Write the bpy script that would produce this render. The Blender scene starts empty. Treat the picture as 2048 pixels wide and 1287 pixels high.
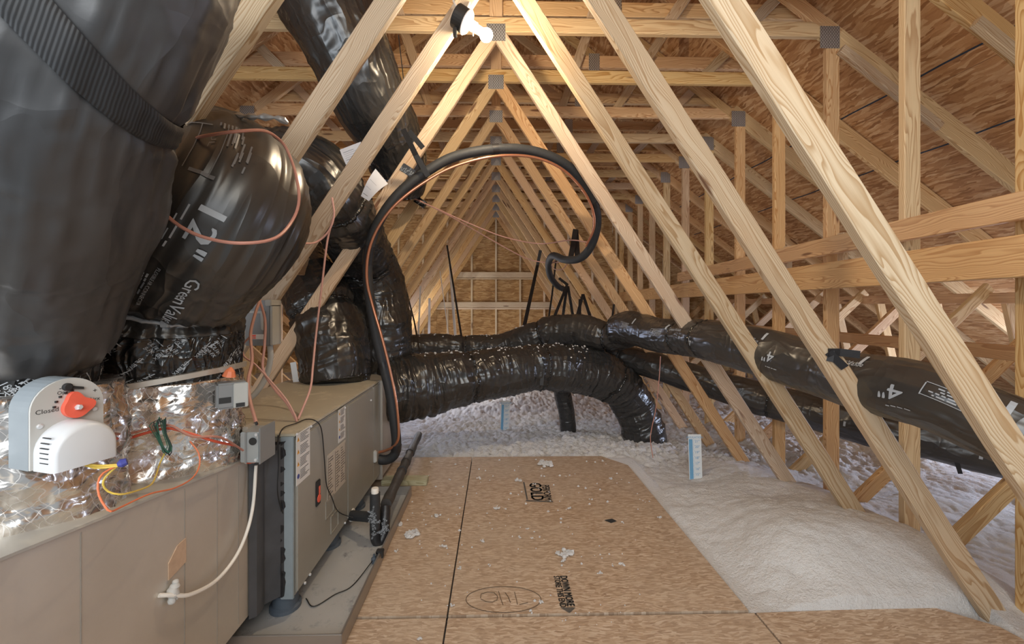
import bpy, bmesh, math, random
import numpy as np
from mathutils import Vector, Matrix, Quaternion

C = bpy.context
SC = C.scene
COL = SC.collection
R = random.Random(7)
pi = math.pi

# ------------------------------------------------------------------ camera
F = 830.0                                   # focal length in pixels of a 2048 px wide frame
YAW = math.atan(18.5 / F)
CX, CY, EYE = 992 + 18.5, 612.0, 1.24
cam_d = bpy.data.cameras.new('camera')
cam = bpy.data.objects.new('camera', cam_d)
COL.objects.link(cam)
cam.location = (0, 0, EYE)
cam.rotation_euler = (pi / 2, 0, -YAW)
cam_d.sensor_width = 36.0
cam_d.lens = F / 2048 * 36.0
cam_d.shift_x = (1024 - CX) / 2048
cam_d.shift_y = (CY - 643.5) / 2048
cam_d.clip_start = 0.02
SC.camera = cam

# ------------------------------------------------------------------ light and exposure
SC.view_settings.view_transform = 'Standard'
SC.view_settings.look = 'None'
SC.view_settings.gamma = 1.0
SC.view_settings.use_curve_mapping = False
SC.view_settings.exposure = 0.0
W = bpy.data.worlds.new('attic_surroundings')
SC.world = W
W.use_nodes = True
W.node_tree.nodes['Background'].inputs[0].default_value = (0.85, 0.93, 1.0, 1)
W.node_tree.nodes['Background'].inputs[1].default_value = 0.42


def area(name, loc, aim, sx, sy, power, col):
    l = bpy.data.lights.new(name, 'AREA')
    l.shape = 'RECTANGLE'
    l.size, l.size_y = sx, sy
    l.energy = power
    l.color = col
    o = bpy.data.objects.new(name, l)
    COL.objects.link(o)
    o.location = loc
    o.rotation_euler = (Vector(aim) - Vector(loc)).to_track_quat('-Z', 'Y').to_euler()
    return o


area('access_opening_daylight', (-0.3, -1.6, 2.2), (0.1, 4, 1.0), 2.6, 2.0, 92, (0.93, 0.97, 1.0))
area('hatch_daylight', (-1.9, -0.7, 1.35), (-0.6, 1.0, 1.35), 0.9, 1.3, 26, (0.82, 0.91, 1.0))
area('gable_vent_daylight', (5.5, 3.3, 0.55), (3.2, 3.6, -0.1), 0.5, 0.35, 75, (0.62, 0.74, 1.0))
area('camera_side_fill', (0.9, -0.9, 2.7), (0.5, 5, 0.8), 1.0, 1.0, 18, (1.0, 0.94, 0.82))  # warm fill light added out of view behind the camera
area('far_vent_daylight', (-1.9, 5.4, 1.1), (-0.4, 4.6, -0.1), 0.5, 0.5, 22, (0.6, 0.72, 1.0))

def lamp(name, loc, power, col, r=0.04):
    l = bpy.data.lights.new(name, 'POINT')
    l.energy = power
    l.color = col
    l.shadow_soft_size = r
    o = bpy.data.objects.new(name, l)
    COL.objects.link(o)
    o.location = loc


lamp('gable_fill_light', (-1.75, 6.3, 1.15), 30, (1.0, 0.95, 0.88))  # unseen point light added behind the ducts to brighten the gable wall
lamp('gable_fill_low', (-0.8, 6.5, 0.42), 26, (1.0, 0.97, 0.93))  # another hidden point light, added low down to lift the gable end
BULB_STRENGTH = 1150.0


def P(u, v, d):
    """world point seen at photo pixel (u, v) that lies d metres along the attic"""
    a = (u - CX) / F
    b = -(v - CY) / F
    x = a * math.cos(YAW) + math.sin(YAW)
    y = -a * math.sin(YAW) + math.cos(YAW)
    s = d / y
    return Vector((x * s, d, EYE + b * s))


# ------------------------------------------------------------------ numpy noise
def _h(ix, iy, iz, seed):
    n = (ix.astype(np.int64) * 374761393 + iy.astype(np.int64) * 668265263 + iz.astype(np.int64) * 2147483647 + seed * 1274126177) & 0xffffffff
    n = ((n ^ (n >> 13)) * 1274126177) & 0xffffffff
    n = (n ^ (n >> 16)) & 0xffff
    return n / 65535.0


def vnoise(x, y, z=0.0, seed=0):
    x, y, z = np.broadcast_arrays(np.asarray(x, float), np.asarray(y, float), np.asarray(z, float))
    ix, iy, iz = np.floor(x), np.floor(y), np.floor(z)
    fx, fy, fz = x - ix, y - iy, z - iz
    fx, fy, fz = fx * fx * (3 - 2 * fx), fy * fy * (3 - 2 * fy), fz * fz * (3 - 2 * fz)
    r = 0
    for a in (0, 1):
        for b in (0, 1):
            for c in (0, 1):
                w = (fx if a else 1 - fx) * (fy if b else 1 - fy) * (fz if c else 1 - fz)
                r = r + w * _h(ix + a, iy + b, iz + c, seed)
    return r


# ------------------------------------------------------------------ mesh builder
class MB:
    def __init__(s):
        s.v, s.f, s.uv = [], [], None

    def add(s, verts, faces):
        n = len(s.v)
        s.v.extend(tuple(map(float, q)) for q in verts)
        s.f.extend(tuple(int(i) + n for i in f) for f in faces)
        return s

    def box(s, c, size, rot=None, bev=0.0):
        hx, hy, hz = size[0] / 2, size[1] / 2, size[2] / 2
        if bev <= 0:
            vs = [Vector((x, y, z)) for x in (-hx, hx) for y in (-hy, hy) for z in (-hz, hz)]
            fs = [(0, 1, 3, 2), (4, 6, 7, 5), (0, 4, 5, 1), (2, 3, 7, 6), (0, 2, 6, 4), (1, 5, 7, 3)]
        else:
            bm = bmesh.new()
            bmesh.ops.create_cube(bm, size=1)
            for q in bm.verts:
                q.co = Vector((q.co.x * size[0], q.co.y * size[1], q.co.z * size[2]))
            bmesh.ops.bevel(bm, geom=bm.edges[:], offset=bev, segments=2, affect='EDGES')
            bm.verts.index_update()
            vs = [q.co.copy() for q in bm.verts]
            fs = [[q.index for q in f.verts] for f in bm.faces]
            bm.free()
        c = Vector(c)
        if rot is not None:
            vs = [rot @ q for q in vs]
        return s.add([q + c for q in vs], fs)

    def tube(s, path, r, n=8, cap=True, flat=1.0):
        path = [Vector(p) for p in path]
        rr = r if hasattr(r, '__len__') else [r] * len(path)
        fr = frames(path)
        vs, fs = [], []
        for p, (t, a, b), q in zip(path, fr, rr):
            for k in range(n):
                an = 2 * pi * k / n
                vs.append(p + a * (math.cos(an) * q) + b * (math.sin(an) * q * flat))
        for i in range(len(path) - 1):
            for k in range(n):
                k2 = (k + 1) % n
                fs.append((i * n + k, i * n + k2, (i + 1) * n + k2, (i + 1) * n + k))
        if cap:
            fs.append(tuple(range(n - 1, -1, -1)))
            fs.append(tuple((len(path) - 1) * n + k for k in range(n)))
        return s.add(vs, fs)

    def lathe(s, prof, c, axis=(0, 0, 1), n=24):
        """prof: (radius, height) along axis"""
        q = Vector((0, 0, 1)).rotation_difference(Vector(axis).normalized())
        vs, fs = [], []
        for r, h in prof:
            for k in range(n):
                an = 2 * pi * k / n
                vs.append(Vector(c) + q @ Vector((r * math.cos(an), r * math.sin(an), h)))
        m = len(prof)
        for i in range(m - 1):
            for k in range(n):
                k2 = (k + 1) % n
                fs.append((i * n + k, i * n + k2, (i + 1) * n + k2, (i + 1) * n + k))
        fs.append(tuple(range(n - 1, -1, -1)))
        fs.append(tuple((m - 1) * n + k for k in range(n)))
        return s.add(vs, fs)

    def prism(s, poly, o, ex, ey, h):
        """polygon (2d) in plane ex, ey at o, thickness h along ex x ey"""
        ex, ey, o = Vector(ex).normalized(), Vector(ey).normalized(), Vector(o)
        nz = ex.cross(ey)
        n = len(poly)
        vs = [o + ex * a + ey * b for a, b in poly] + [o + ex * a + ey * b + nz * h for a, b in poly]
        fs = [tuple(range(n - 1, -1, -1)), tuple(range(n, 2 * n))]
        for k in range(n):
            fs.append((k, (k + 1) % n, n + (k + 1) % n, n + k))
        return s.add(vs, fs)

    def strip(s, path, w, normal, th=0.002):
        """flat ribbon along path, facing normal"""
        path = [Vector(p) for p in path]
        N = Vector(normal).normalized()
        vs, fs = [], []
        for i, p in enumerate(path):
            t = (path[min(i + 1, len(path) - 1)] - path[max(i - 1, 0)]).normalized()
            sd = t.cross(N)
            if sd.length < 1e-4:
                sd = t.orthogonal()
            sd.normalize()
            nn = sd.cross(t).normalized()
            vs += [p + sd * w / 2 + nn * th / 2, p - sd * w / 2 + nn * th / 2, p - sd * w / 2 - nn * th / 2, p + sd * w / 2 - nn * th / 2]
        for i in range(len(path) - 1):
            for k in range(4):
                k2 = (k + 1) % 4
                fs.append((i * 4 + k, i * 4 + k2, i * 4 + 4 + k2, i * 4 + 4 + k))
        fs.append((3, 2, 1, 0))
        e = (len(path) - 1) * 4
        fs.append((e, e + 1, e + 2, e + 3))
        return s.add(vs, fs)

    def mesh(s, name, smooth=False):
        me = bpy.data.meshes.new(name)
        me.from_pydata(s.v, [], s.f)
        bm = bmesh.new()
        bm.from_mesh(me)
        bmesh.ops.recalc_face_normals(bm, faces=bm.faces)
        bm.to_mesh(me)
        bm.free()
        if smooth:
            me.shade_smooth()
            if smooth != 2:
                me.set_sharp_from_angle(angle=math.radians(40))
        return me


def frames(path):
    m = len(path)
    T = [(path[min(i + 1, m - 1)] - path[max(i - 1, 0)]).normalized() for i in range(m)]
    a = T[0].orthogonal().normalized()
    out = []
    for i in range(m):
        if i:
            a = T[i - 1].rotation_difference(T[i]) @ a
            a = (a - T[i] * a.dot(T[i])).normalized()
        out.append((T[i], a, T[i].cross(a).normalized()))
    return out


def smooth_path(pts, step=0.02):
    """Catmull-Rom through points (tuples of any dimension) resampled at about step of the first three"""
    p = np.array([list(q) for q in pts], float)
    p = np.vstack([2 * p[0] - p[1], p, 2 * p[-1] - p[-2]])
    out = []
    for i in range(1, len(p) - 2):
        n = max(2, int(np.linalg.norm(p[i + 1, :3] - p[i, :3]) / step))
        t = np.linspace(0, 1, n, endpoint=False)[:, None]
        a, b, c, d = p[i - 1], p[i], p[i + 1], p[i + 2]
        out.append(0.5 * (2 * b + (c - a) * t + (2 * a - 5 * b + 4 * c - d) * t ** 2 + (3 * b - a - 3 * c + d) * t ** 3))
    out.append(p[-2][None, :])
    return np.vstack(out)


# ------------------------------------------------------------------ objects
def base_of(o):
    m = Matrix.Identity(4)
    while o:
        m = (Matrix.LocRotScale(o.location, o.rotation_euler, o.scale)) @ m
        o = o.parent
    return m


def link(name, me, mat, parent=None, mw=None):
    o = bpy.data.objects.new(name, me)
    COL.objects.link(o)
    if mat and not me.materials:
        me.materials.append(mat)
    if mw is None:
        mw = Matrix.Identity(4)
    if parent:
        o.parent = parent
        mw = base_of(parent).inverted() @ mw
    o.location, q, o.scale = mw.decompose()
    o.rotation_euler = q.to_euler()
    return o


def part(name, mb, mat, parent, smooth=False, label=None):
    o = link(name, mb.mesh(name, smooth), mat, parent)
    if label:
        o['label'] = label
    return o


def tag(o, label, cat, group=None, kind=None):
    o['label'] = label
    o['category'] = cat
    if group:
        o['group'] = group
    if kind:
        o['kind'] = kind
    return o


def thing(name, loc, label, cat, group=None, kind=None):
    o = bpy.data.objects.new(name, None)
    COL.objects.link(o)
    o.location = loc
    o.empty_display_size = 0.1
    return tag(o, label, cat, group, kind)


def solid(name, mb, mat, label, cat, group=None, kind=None, smooth=False):
    return tag(link(name, mb.mesh(name, smooth), mat), label, cat, group, kind)


_board = {}


def board_mesh(L, w, t):
    key = (round(L, 3), w, t)
    if key in _board:
        return _board[key]
    e = min(0.004, t * 0.12)
    hw, ht = w / 2, t / 2
    ring = [(-hw + e, -ht), (hw - e, -ht), (hw, -ht + e), (hw, ht - e), (hw - e, ht), (-hw + e, ht), (-hw, ht - e), (-hw, -ht + e)]
    mb = MB()
    vs = [(-L / 2, a, b) for a, b in ring] + [(L / 2, a, b) for a, b in ring]
    fs = [tuple(range(7, -1, -1)), tuple(range(8, 16))] + [(k, (k + 1) % 8, 8 + (k + 1) % 8, 8 + k) for k in range(8)]
    mb.add(vs, fs)
    _board[key] = mb.mesh('lumber')
    return _board[key]


def board(name, p0, p1, w, t, ydir, mat, parent=None, bow=0):
    """timber from p0 to p1, wide side w lying along ydir's plane, thickness t"""
    p0, p1 = Vector(p0), Vector(p1)
    x = (p1 - p0).normalized()
    z = x.cross(Vector(ydir)).normalized()
    y = z.cross(x)
    M = Matrix((x, y, z)).transposed().to_4x4()
    M.translation = (p0 + p1) / 2
    me = board_mesh((p1 - p0).length, w, t)
    return link(name, me, mat, parent, M)


# ------------------------------------------------------------------ text
_text = {}


def text_geo(s, size):
    if s not in _text:
        cu = bpy.data.curves.new('lettering', 'FONT')
        cu.body = s
        cu.size = 1.0
        cu.resolution_u = 2
        o = bpy.data.objects.new('lettering', cu)
        COL.objects.link(o)
        C.view_layer.update()
        me = bpy.data.meshes.new_from_object(o.evaluated_get(C.evaluated_depsgraph_get()))
        vs = [tuple(q.co)[:2] for q in me.vertices]
        fs = [tuple(f.vertices) for f in me.polygons]
        bpy.data.objects.remove(o)
        bpy.data.meshes.remove(me)
        bpy.data.curves.remove(cu)
        xs = [q[0] for q in vs] or [0]
        _text[s] = ([(q[0] - (min(xs) + max(xs)) / 2, q[1] - 0.35) for q in vs], fs)
    vs, fs = _text[s]
    return [(a * size, b * size) for a, b in vs], fs


def flat_text(mb, s, size, o, ex, ey, bold=0):
    ex, ey = Vector(ex).normalized(), Vector(ey).normalized()
    vs, fs = text_geo(s, size)
    for k in range(3 if bold else 1):
        off = (k - 1) * bold if bold else 0
        mb.add([Vector(o) + ex * (a + off) + ey * b for a, b in vs], fs)
    return mb


# ------------------------------------------------------------------ materials
def new_mat(name):
    m = bpy.data.materials.new(name)
    m.use_nodes = True
    nt = m.node_tree
    return m, nt, nt.nodes['Principled BSDF']


class NT:
    def __init__(s, nt):
        s.nt = nt

    def n(s, t, props=None, **inp):
        q = s.nt.nodes.new(t)
        for k, v in (props or {}).items():
            setattr(q, k, v)
        for k, v in inp.items():
            k = k.replace('_', ' ')
            k = int(k[1:]) if k[0] == 'i' and k[1:].isdigit() else k
            s.set(q, k, v)
        return q

    def set(s, q, k, v):
        if isinstance(v, bpy.types.NodeSocket):
            s.nt.links.new(v, q.inputs[k])
        elif v is not None:
            q.inputs[k].default_value = v

    def math(s, op, a, b=None, c=None, clamp=False):
        q = s.n('ShaderNodeMath', {'operation': op, 'use_clamp': clamp})
        for i, v in enumerate((a, b, c)):
            if v is not None:
                s.set(q, i, v)
        return q.outputs[0]

    def vmul(s, a, b):
        q = s.n('ShaderNodeVectorMath', {'operation': 'MULTIPLY'})
        s.set(q, 0, a)
        s.set(q, 1, b)
        return q.outputs[0]

    def vadd(s, a, b):
        q = s.n('ShaderNodeVectorMath', {'operation': 'ADD'})
        s.set(q, 0, a)
        s.set(q, 1, b)
        return q.outputs[0]

    def ramp(s, fac, stops, interp='LINEAR'):
        q = s.n('ShaderNodeValToRGB')
        q.color_ramp.interpolation = interp
        el = q.color_ramp.elements
        while len(el) < len(stops):
            el.new(0.5)
        for e, (p, c) in zip(el, stops):
            e.position = p
            e.color = (*c, 1) if len(c) == 3 else c
        s.set(q, 0, fac)
        return q.outputs[0]

    def mix(s, f, a, b, mode='MIX'):
        q = s.n('ShaderNodeMix', {'data_type': 'RGBA', 'blend_type': mode})
        s.set(q, 0, f)
        for i, v in ((6, a), (7, b)):
            if isinstance(v, tuple) and len(v) == 3:
                v = (*v, 1)
            s.set(q, i, v)
        return q.outputs[2]

    def noise(s, vec, scale, detail=3, rough=0.55, dist=0.0):
        q = s.n('ShaderNodeTexNoise', Vector=vec, Scale=scale, Detail=detail, Roughness=rough, Distortion=dist)
        return q.outputs[0]

    def bump(s, h, strength=0.3, dist=0.005, normal=None):
        q = s.n('ShaderNodeBump', Height=h, Strength=strength, Distance=dist)
        if normal is not None:
            s.set(q, 'Normal', normal)
        return q.outputs[0]


def wood_mat(name, light, dark, knot=(0.16, 0.06, 0.025)):
    m, nt, b = new_mat(name)
    g = NT(nt)
    tc = g.n('ShaderNodeTexCoord').outputs['Object']
    rnd = g.n('ShaderNodeObjectInfo').outputs['Random']
    r1 = g.math('MULTIPLY', rnd, 37.3)
    r2 = g.math('FRACT', g.math('MULTIPLY', rnd, 91.7))
    r3 = g.math('FRACT', g.math('MULTIPLY', rnd, 517.1))
    off = g.n('ShaderNodeCombineXYZ', X=r1, Y=r1, Z=r1).outputs[0]
    p = g.vadd(tc, off)
    sep = g.n('ShaderNodeSeparateXYZ', Vector=tc)
    x, y, z = sep.outputs
    warp = g.noise(g.vmul(p, (1.6, 9, 9)), 1.0, 2)
    warp2 = g.noise(g.vmul(p, (5, 30, 30)), 1.0, 2)
    cy = g.math('ADD', g.math('MULTIPLY', g.math('SUBTRACT', r2, 0.5), 0.11), g.math('MULTIPLY', g.math('SUBTRACT', warp, 0.5), 0.16))
    cz = g.math('ADD', g.math('MULTIPLY', r3, 0.06), 0.01)
    cz = g.math('ADD', cz, g.math('MULTIPLY', x, g.math('MULTIPLY', g.math('SUBTRACT', r3, 0.45), 0.03)))
    dy, dz = g.math('SUBTRACT', y, cy), g.math('SUBTRACT', z, cz)
    rad = g.math('SQRT', g.math('ADD', g.math('MULTIPLY', dy, dy), g.math('MULTIPLY', dz, dz)))
    rad = g.math('ADD', rad, g.math('MULTIPLY', warp2, 0.004))
    # knots: cells in stretched space
    kv = g.n('ShaderNodeTexVoronoi', {'feature': 'F1'}, Vector=g.vmul(p, (1.9, 11, 11)), Scale=1.0, Randomness=1.0)
    kd = kv.outputs['Distance']
    pick = g.math('GREATER_THAN', g.n('ShaderNodeSeparateColor', Color=kv.outputs['Color']).outputs[0], 0.5)
    near = g.math('MULTIPLY', g.math('SUBTRACT', 1.0, g.math('MULTIPLY', kd, 2.6), clamp=True), pick)
    rad = g.math('ADD', rad, g.math('MULTIPLY', near, 0.018))
    s = g.math('FRACT', g.math('MULTIPLY', rad, 150.0))
    ring = g.ramp(s, [(0.0, (0, 0, 0)), (0.45, (0.12, 0.12, 0.12)), (0.82, (0.85, 0.85, 0.85)), (0.93, (1, 1, 1)), (1.0, (0, 0, 0))])
    fib = g.noise(g.vmul(p, (6, 260, 260)), 1.0, 2)
    col = g.mix(g.math('MULTIPLY', ring, 0.95), light, dark)
    col = g.mix(g.math('MULTIPLY', g.math('SUBTRACT', fib, 0.3, clamp=True), 0.45), col, tuple(c * 0.62 for c in dark))
    big = g.noise(g.vmul(p, (2.2, 5, 5)), 1.0, 2)
    col = g.mix(g.math('MULTIPLY', g.math('SUBTRACT', big, 0.45, clamp=True), 0.7), col, (0.52, 0.27, 0.11))
    kk = g.math('MULTIPLY', g.ramp(kd, [(0.0, (1, 1, 1)), (0.10, (1, 1, 1)), (0.15, (0, 0, 0))]), pick)
    col = g.mix(g.math('MULTIPLY', kk, 0.85), col, knot)
    val = g.math('ADD', g.math('MULTIPLY', r2, 0.24), 0.86)
    hsv = g.n('ShaderNodeHueSaturation', Hue=g.math('ADD', 0.493, g.math('MULTIPLY', r3, 0.014)), Saturation=g.math('ADD', 0.84, g.math('MULTIPLY', r1, 0.006)), Value=val, Color=col).outputs[0]
    g.set(b, 'Base Color', hsv)
    g.set(b, 'Roughness', 0.62)
    g.set(b, 'Specular IOR Level', 0.3)
    g.set(b, 'Normal', g.bump(g.math('ADD', ring, fib), 0.18, 0.002))
    return m


def osb_mat(name, cols, sc=1.0, contrast=1.0, dust=None, rot0=0.0):
    m, nt, b = new_mat(name)
    g = NT(nt)
    tc = g.n('ShaderNodeTexCoord').outputs['Object']
    rnd = g.n('ShaderNodeObjectInfo').outputs['Random']
    off = g.n('ShaderNodeCombineXYZ', X=g.math('MULTIPLY', rnd, 31.0), Y=g.math('MULTIPLY', rnd, 17.0), Z=0.0).outputs[0]
    p = g.vmul(g.vadd(tc, off), (1, 1, 0.0))
    wv = g.n('ShaderNodeTexNoise', Vector=p, Scale=9.0, Detail=2).outputs['Color']
    p = g.vadd(p, g.vmul(g.vadd(wv, (-0.5, -0.5, -0.5)), (0.05, 0.05, 0)))
    layers = []
    for k, (ang, sx, sy) in enumerate(((0.9, 10, 46), (-1.0, 11, 55), (1.75, 9, 42), (0.25, 10, 60))):
        mp = g.n('ShaderNodeMapping', Vector=p, Rotation=(0, 0, ang + rot0), Scale=(sx * sc, sy * sc, 1), Location=(k * 3.7, k * 1.3, 0)).outputs[0]
        vo = g.n('ShaderNodeTexVoronoi', {'feature': 'F1', 'voronoi_dimensions': '2D'}, Vector=mp, Scale=1.0)
        layers.append(g.n('ShaderNodeSeparateColor', Color=vo.outputs['Color']))
    h = layers[0].outputs[0]
    for k in (1, 2, 3):
        sel = g.math('GREATER_THAN', layers[k].outputs[1], 0.45)
        h = g.n('ShaderNodeMix', {'data_type': 'FLOAT'})
        g.set(h, 0, sel)
        g.set(h, 2, layers[k - 1].outputs[0] if k == 1 else prev)
        g.set(h, 3, layers[k].outputs[0])
        h = h.outputs[0]
        prev = h
    fib = g.noise(g.n('ShaderNodeMapping', Vector=p, Rotation=(0, 0, 0.8 + rot0), Scale=(25, 260, 1)).outputs[0], 1.0, 3, 0.7)
    fib2 = g.noise(g.n('ShaderNodeMapping', Vector=p, Rotation=(0, 0, -0.9 + rot0), Scale=(25, 220, 1)).outputs[0], 1.0, 3, 0.7)
    fib = g.math('MAXIMUM', fib, g.math('SUBTRACT', fib2, 0.05))
    f = g.math('ADD', g.math('MULTIPLY', h, 0.62 * contrast), g.math('MULTIPLY', fib, 0.55))
    col = g.ramp(g.math('ADD', f, (1 - contrast) * 0.36), [(0.12, cols[0]), (0.4, cols[1]), (0.66, cols[2]), (0.92, cols[3])])
    big = g.noise(p, 2.2, 3)
    col = g.mix(g.math('MULTIPLY', big, 0.35), col, cols[1])
    if dust:
        dn = g.noise(p, 1.4, 4, 0.65)
        col = g.mix(g.math('MULTIPLY', g.math('SUBTRACT', dn, 0.35, clamp=True), 1.6, clamp=True), col, dust)
        sp = g.noise(p, 120.0, 2, 0.7)
        col = g.mix(g.math('MULTIPLY', g.math('SUBTRACT', sp, 0.6, clamp=True), 1.5, clamp=True), col, tuple(c * 0.45 for c in cols[1]))
    g.set(b, 'Base Color', col)
    g.set(b, 'Roughness', 0.72)
    g.set(b, 'Specular IOR Level', 0.25)
    g.set(b, 'Normal', g.bump(f, 0.35, 0.004))
    return m


def film_mat(name, base=(0.014, 0.0135, 0.013), rough=0.25, su=3.0, sv=13.0, strength=0.42, gloss=0.8):
    """black plastic duct jacket; fine creases follow the tube's own uv (metres along, metres round)"""
    m, nt, b = new_mat(name)
    g = NT(nt)
    uv = g.n('ShaderNodeUVMap').outputs[0]
    rnd = g.n('ShaderNodeObjectInfo').outputs['Random']
    p = g.vadd(uv, g.n('ShaderNodeCombineXYZ', X=g.math('MULTIPLY', rnd, 50.0), Y=0.0, Z=0.0).outputs[0])
    w = g.n('ShaderNodeTexNoise', Vector=p, Scale=5.0, Detail=2).outputs['Color']
    p = g.vadd(p, g.vmul(g.vadd(w, (-0.5, -0.5, -0.5)), (0.12, 0.12, 0)))
    n1 = g.noise(g.vmul(p, (su, sv, 1)), 1.0, 1.5, 0.45)
    rid = g.math('POWER', g.math('SUBTRACT', 1.0, g.math('ABSOLUTE', g.math('MULTIPLY', g.math('SUBTRACT', n1, 0.5), 4.0)), clamp=True), 2.0)
    n2 = g.noise(p, 9.0, 2, 0.5)
    n3 = g.noise(g.vmul(p, (sv * 0.8, su * 0.8, 1)), 1.0, 1, 0.5)
    rid3 = g.math('POWER', g.math('SUBTRACT', 1.0, g.math('ABSOLUTE', g.math('MULTIPLY', g.math('SUBTRACT', n3, 0.5), 5.0)), clamp=True), 3.0)
    h = g.math('ADD', g.math('ADD', g.math('MULTIPLY', rid, 0.6), n2), g.math('MULTIPLY', rid3, 0.25))
    dust = g.noise(p, 3.0, 4, 0.6)
    col = g.mix(g.math('MULTIPLY', dust, 0.9), base, tuple(c * 2.6 + 0.006 for c in base))
    fib = g.noise(p, 420.0, 1, 0.5)
    g.set(b, 'Base Color', col)
    g.set(b, 'Roughness', g.math('ADD', rough - 0.1, g.math('MULTIPLY', dust, 0.24)))
    g.set(b, 'Specular IOR Level', gloss)
    g.set(b, 'Normal', g.bump(fib, 0.04, 0.001, g.bump(h, strength, 0.02)))
    return m


def foil_mat(name):
    m, nt, b = new_mat(name)
    g = NT(nt)
    uv = g.n('ShaderNodeUVMap').outputs[0]
    w = g.n('ShaderNodeTexNoise', Vector=uv, Scale=9.0, Detail=3).outputs['Color']
    p = g.vadd(uv, g.vmul(g.vadd(w, (-0.5, -0.5, -0.5)), (0.1, 0.1, 0)))
    v = g.n('ShaderNodeTexVoronoi', {'feature': 'F1', 'voronoi_dimensions': '2D'}, Vector=g.vmul(p, (7, 12, 1)), Scale=1.0).outputs['Distance']
    n = g.noise(p, 12, 3, 0.55)
    h = g.math('ADD', g.math('MULTIPLY', v, 0.9), n)
    # reinforcing thread: diagonal net
    sep = g.n('ShaderNodeSeparateXYZ', Vector=p)
    nets = []
    for sgn in (1, -1):
        q = g.math('ADD', g.math('MULTIPLY', sep.outputs[0], 38.0), g.math('MULTIPLY', sep.outputs[1], 30.0 * sgn))
        nets.append(g.math('LESS_THAN', g.math('ABSOLUTE', g.math('SUBTRACT', g.math('FRACT', q), 0.5)), 0.035))
    net = g.math('MAXIMUM', nets[0], nets[1])
    col = g.mix(g.math('MULTIPLY', net, 0.3), (0.80, 0.76, 0.72), (0.95, 0.95, 0.95))
    g.set(b, 'Base Color', col)
    g.set(b, 'Metallic', 0.96)
    g.set(b, 'Roughness', g.math('ADD', 0.22, g.math('MULTIPLY', net, 0.25)))
    g.set(b, 'Normal', g.bump(net, 0.15, 0.002, g.bump(h, 0.7, 0.02)))
    return m


def metal_mat(name, col, rough, metallic=1.0, bump=0.08, scale=30.0, spots=None):
    m, nt, b = new_mat(name)
    g = NT(nt)
    tc = g.n('ShaderNodeTexCoord').outputs['Object']
    n = g.noise(tc, scale, 4, 0.6)
    n2 = g.noise(tc, 3.0, 3, 0.6)
    c = g.mix(n2, tuple(k * 0.82 for k in col), tuple(min(1, k * 1.12) for k in col))
    c = g.mix(g.math('MULTIPLY', n, 0.2), c, tuple(k * 0.7 for k in col))
    if spots:
        sp = g.noise(tc, spots[0], 5, 0.7)
        c = g.mix(g.math('MULTIPLY', g.math('SUBTRACT', sp, spots[1], clamp=True), 6.0, clamp=True), c, spots[2])
        if metallic:
            g.set(b, 'Metallic', g.math('SUBTRACT', metallic, g.math('MULTIPLY', g.math('SUBTRACT', sp, spots[1], clamp=True), 5.0, clamp=True), clamp=True))
    g.set(b, 'Base Color', c)
    if not (spots and metallic):
        g.set(b, 'Metallic', metallic)
    g.set(b, 'Roughness', g.math('ADD', rough, g.math('MULTIPLY', g.math('SUBTRACT', n2, 0.5), 0.18)))
    g.set(b, 'Normal', g.bump(n, bump, 0.002))
    return m


def plain(name, col, rough=0.5, metallic=0.0, var=0.12, scale=25.0, bump=0.05):
    m, nt, b = new_mat(name)
    g = NT(nt)
    tc = g.n('ShaderNodeTexCoord').outputs['Object']
    n = g.noise(tc, scale, 3)
    g.set(b, 'Base Color', g.mix(n, tuple(max(0, c * (1 - var)) for c in col), tuple(min(1, c * (1 + var)) for c in col)))
    g.set(b, 'Roughness', rough)
    g.set(b, 'Metallic', metallic)
    if bump:
        g.set(b, 'Normal', g.bump(n, bump, 0.002))
    return m


def plate_mat(name):
    m, nt, b = new_mat(name)
    g = NT(nt)
    tc = g.n('ShaderNodeTexCoord').outputs['Object']
    sep = g.n('ShaderNodeSeparateXYZ', Vector=tc)
    fx = g.math('FRACT', g.math('MULTIPLY', sep.outputs[0], 110.0))
    row = g.math('FLOOR', g.math('MULTIPLY', sep.outputs[0], 110.0))
    fy = g.math('FRACT', g.math('ADD', g.math('MULTIPLY', sep.outputs[1], 42.0), g.math('MULTIPLY', row, 0.5)))
    hole = g.math('MULTIPLY', g.math('LESS_THAN', g.math('ABSOLUTE', g.math('SUBTRACT', fx, 0.5)), 0.22),
                  g.math('LESS_THAN', g.math('ABSOLUTE', g.math('SUBTRACT', fy, 0.5)), 0.3))
    n = g.noise(tc, 60.0, 3)
    c = g.mix(n, (0.42, 0.43, 0.44), (0.62, 0.63, 0.64))
    g.set(b, 'Base Color', g.mix(hole, c, (0.06, 0.05, 0.04)))
    g.set(b, 'Metallic', 0.75)
    g.set(b, 'Roughness', 0.45)
    g.set(b, 'Normal', g.bump(hole, -0.6, 0.004))
    return m


def fluff_mat(name):
    m, nt, b = new_mat(name)
    g = NT(nt)
    tc = g.n('ShaderNodeTexCoord').outputs['Object']
    n = g.noise(tc, 70.0, 6, 0.7)
    n2 = g.noise(tc, 3.0, 3)
    sp = g.noise(tc, 160.0, 2, 0.6)
    c = g.mix(n2, (0.80, 0.785, 0.77), (0.88, 0.875, 0.87))
    c = g.mix(g.math('MULTIPLY', g.math('SUBTRACT', sp, 0.58, clamp=True), 2.4, clamp=True), c, (0.36, 0.33, 0.3))
    g.set(b, 'Base Color', c)
    g.set(b, 'Roughness', 0.95)
    g.set(b, 'Specular IOR Level', 0.1)
    g.set(b, 'Normal', g.bump(n, 0.9, 0.02))
    return m


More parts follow.
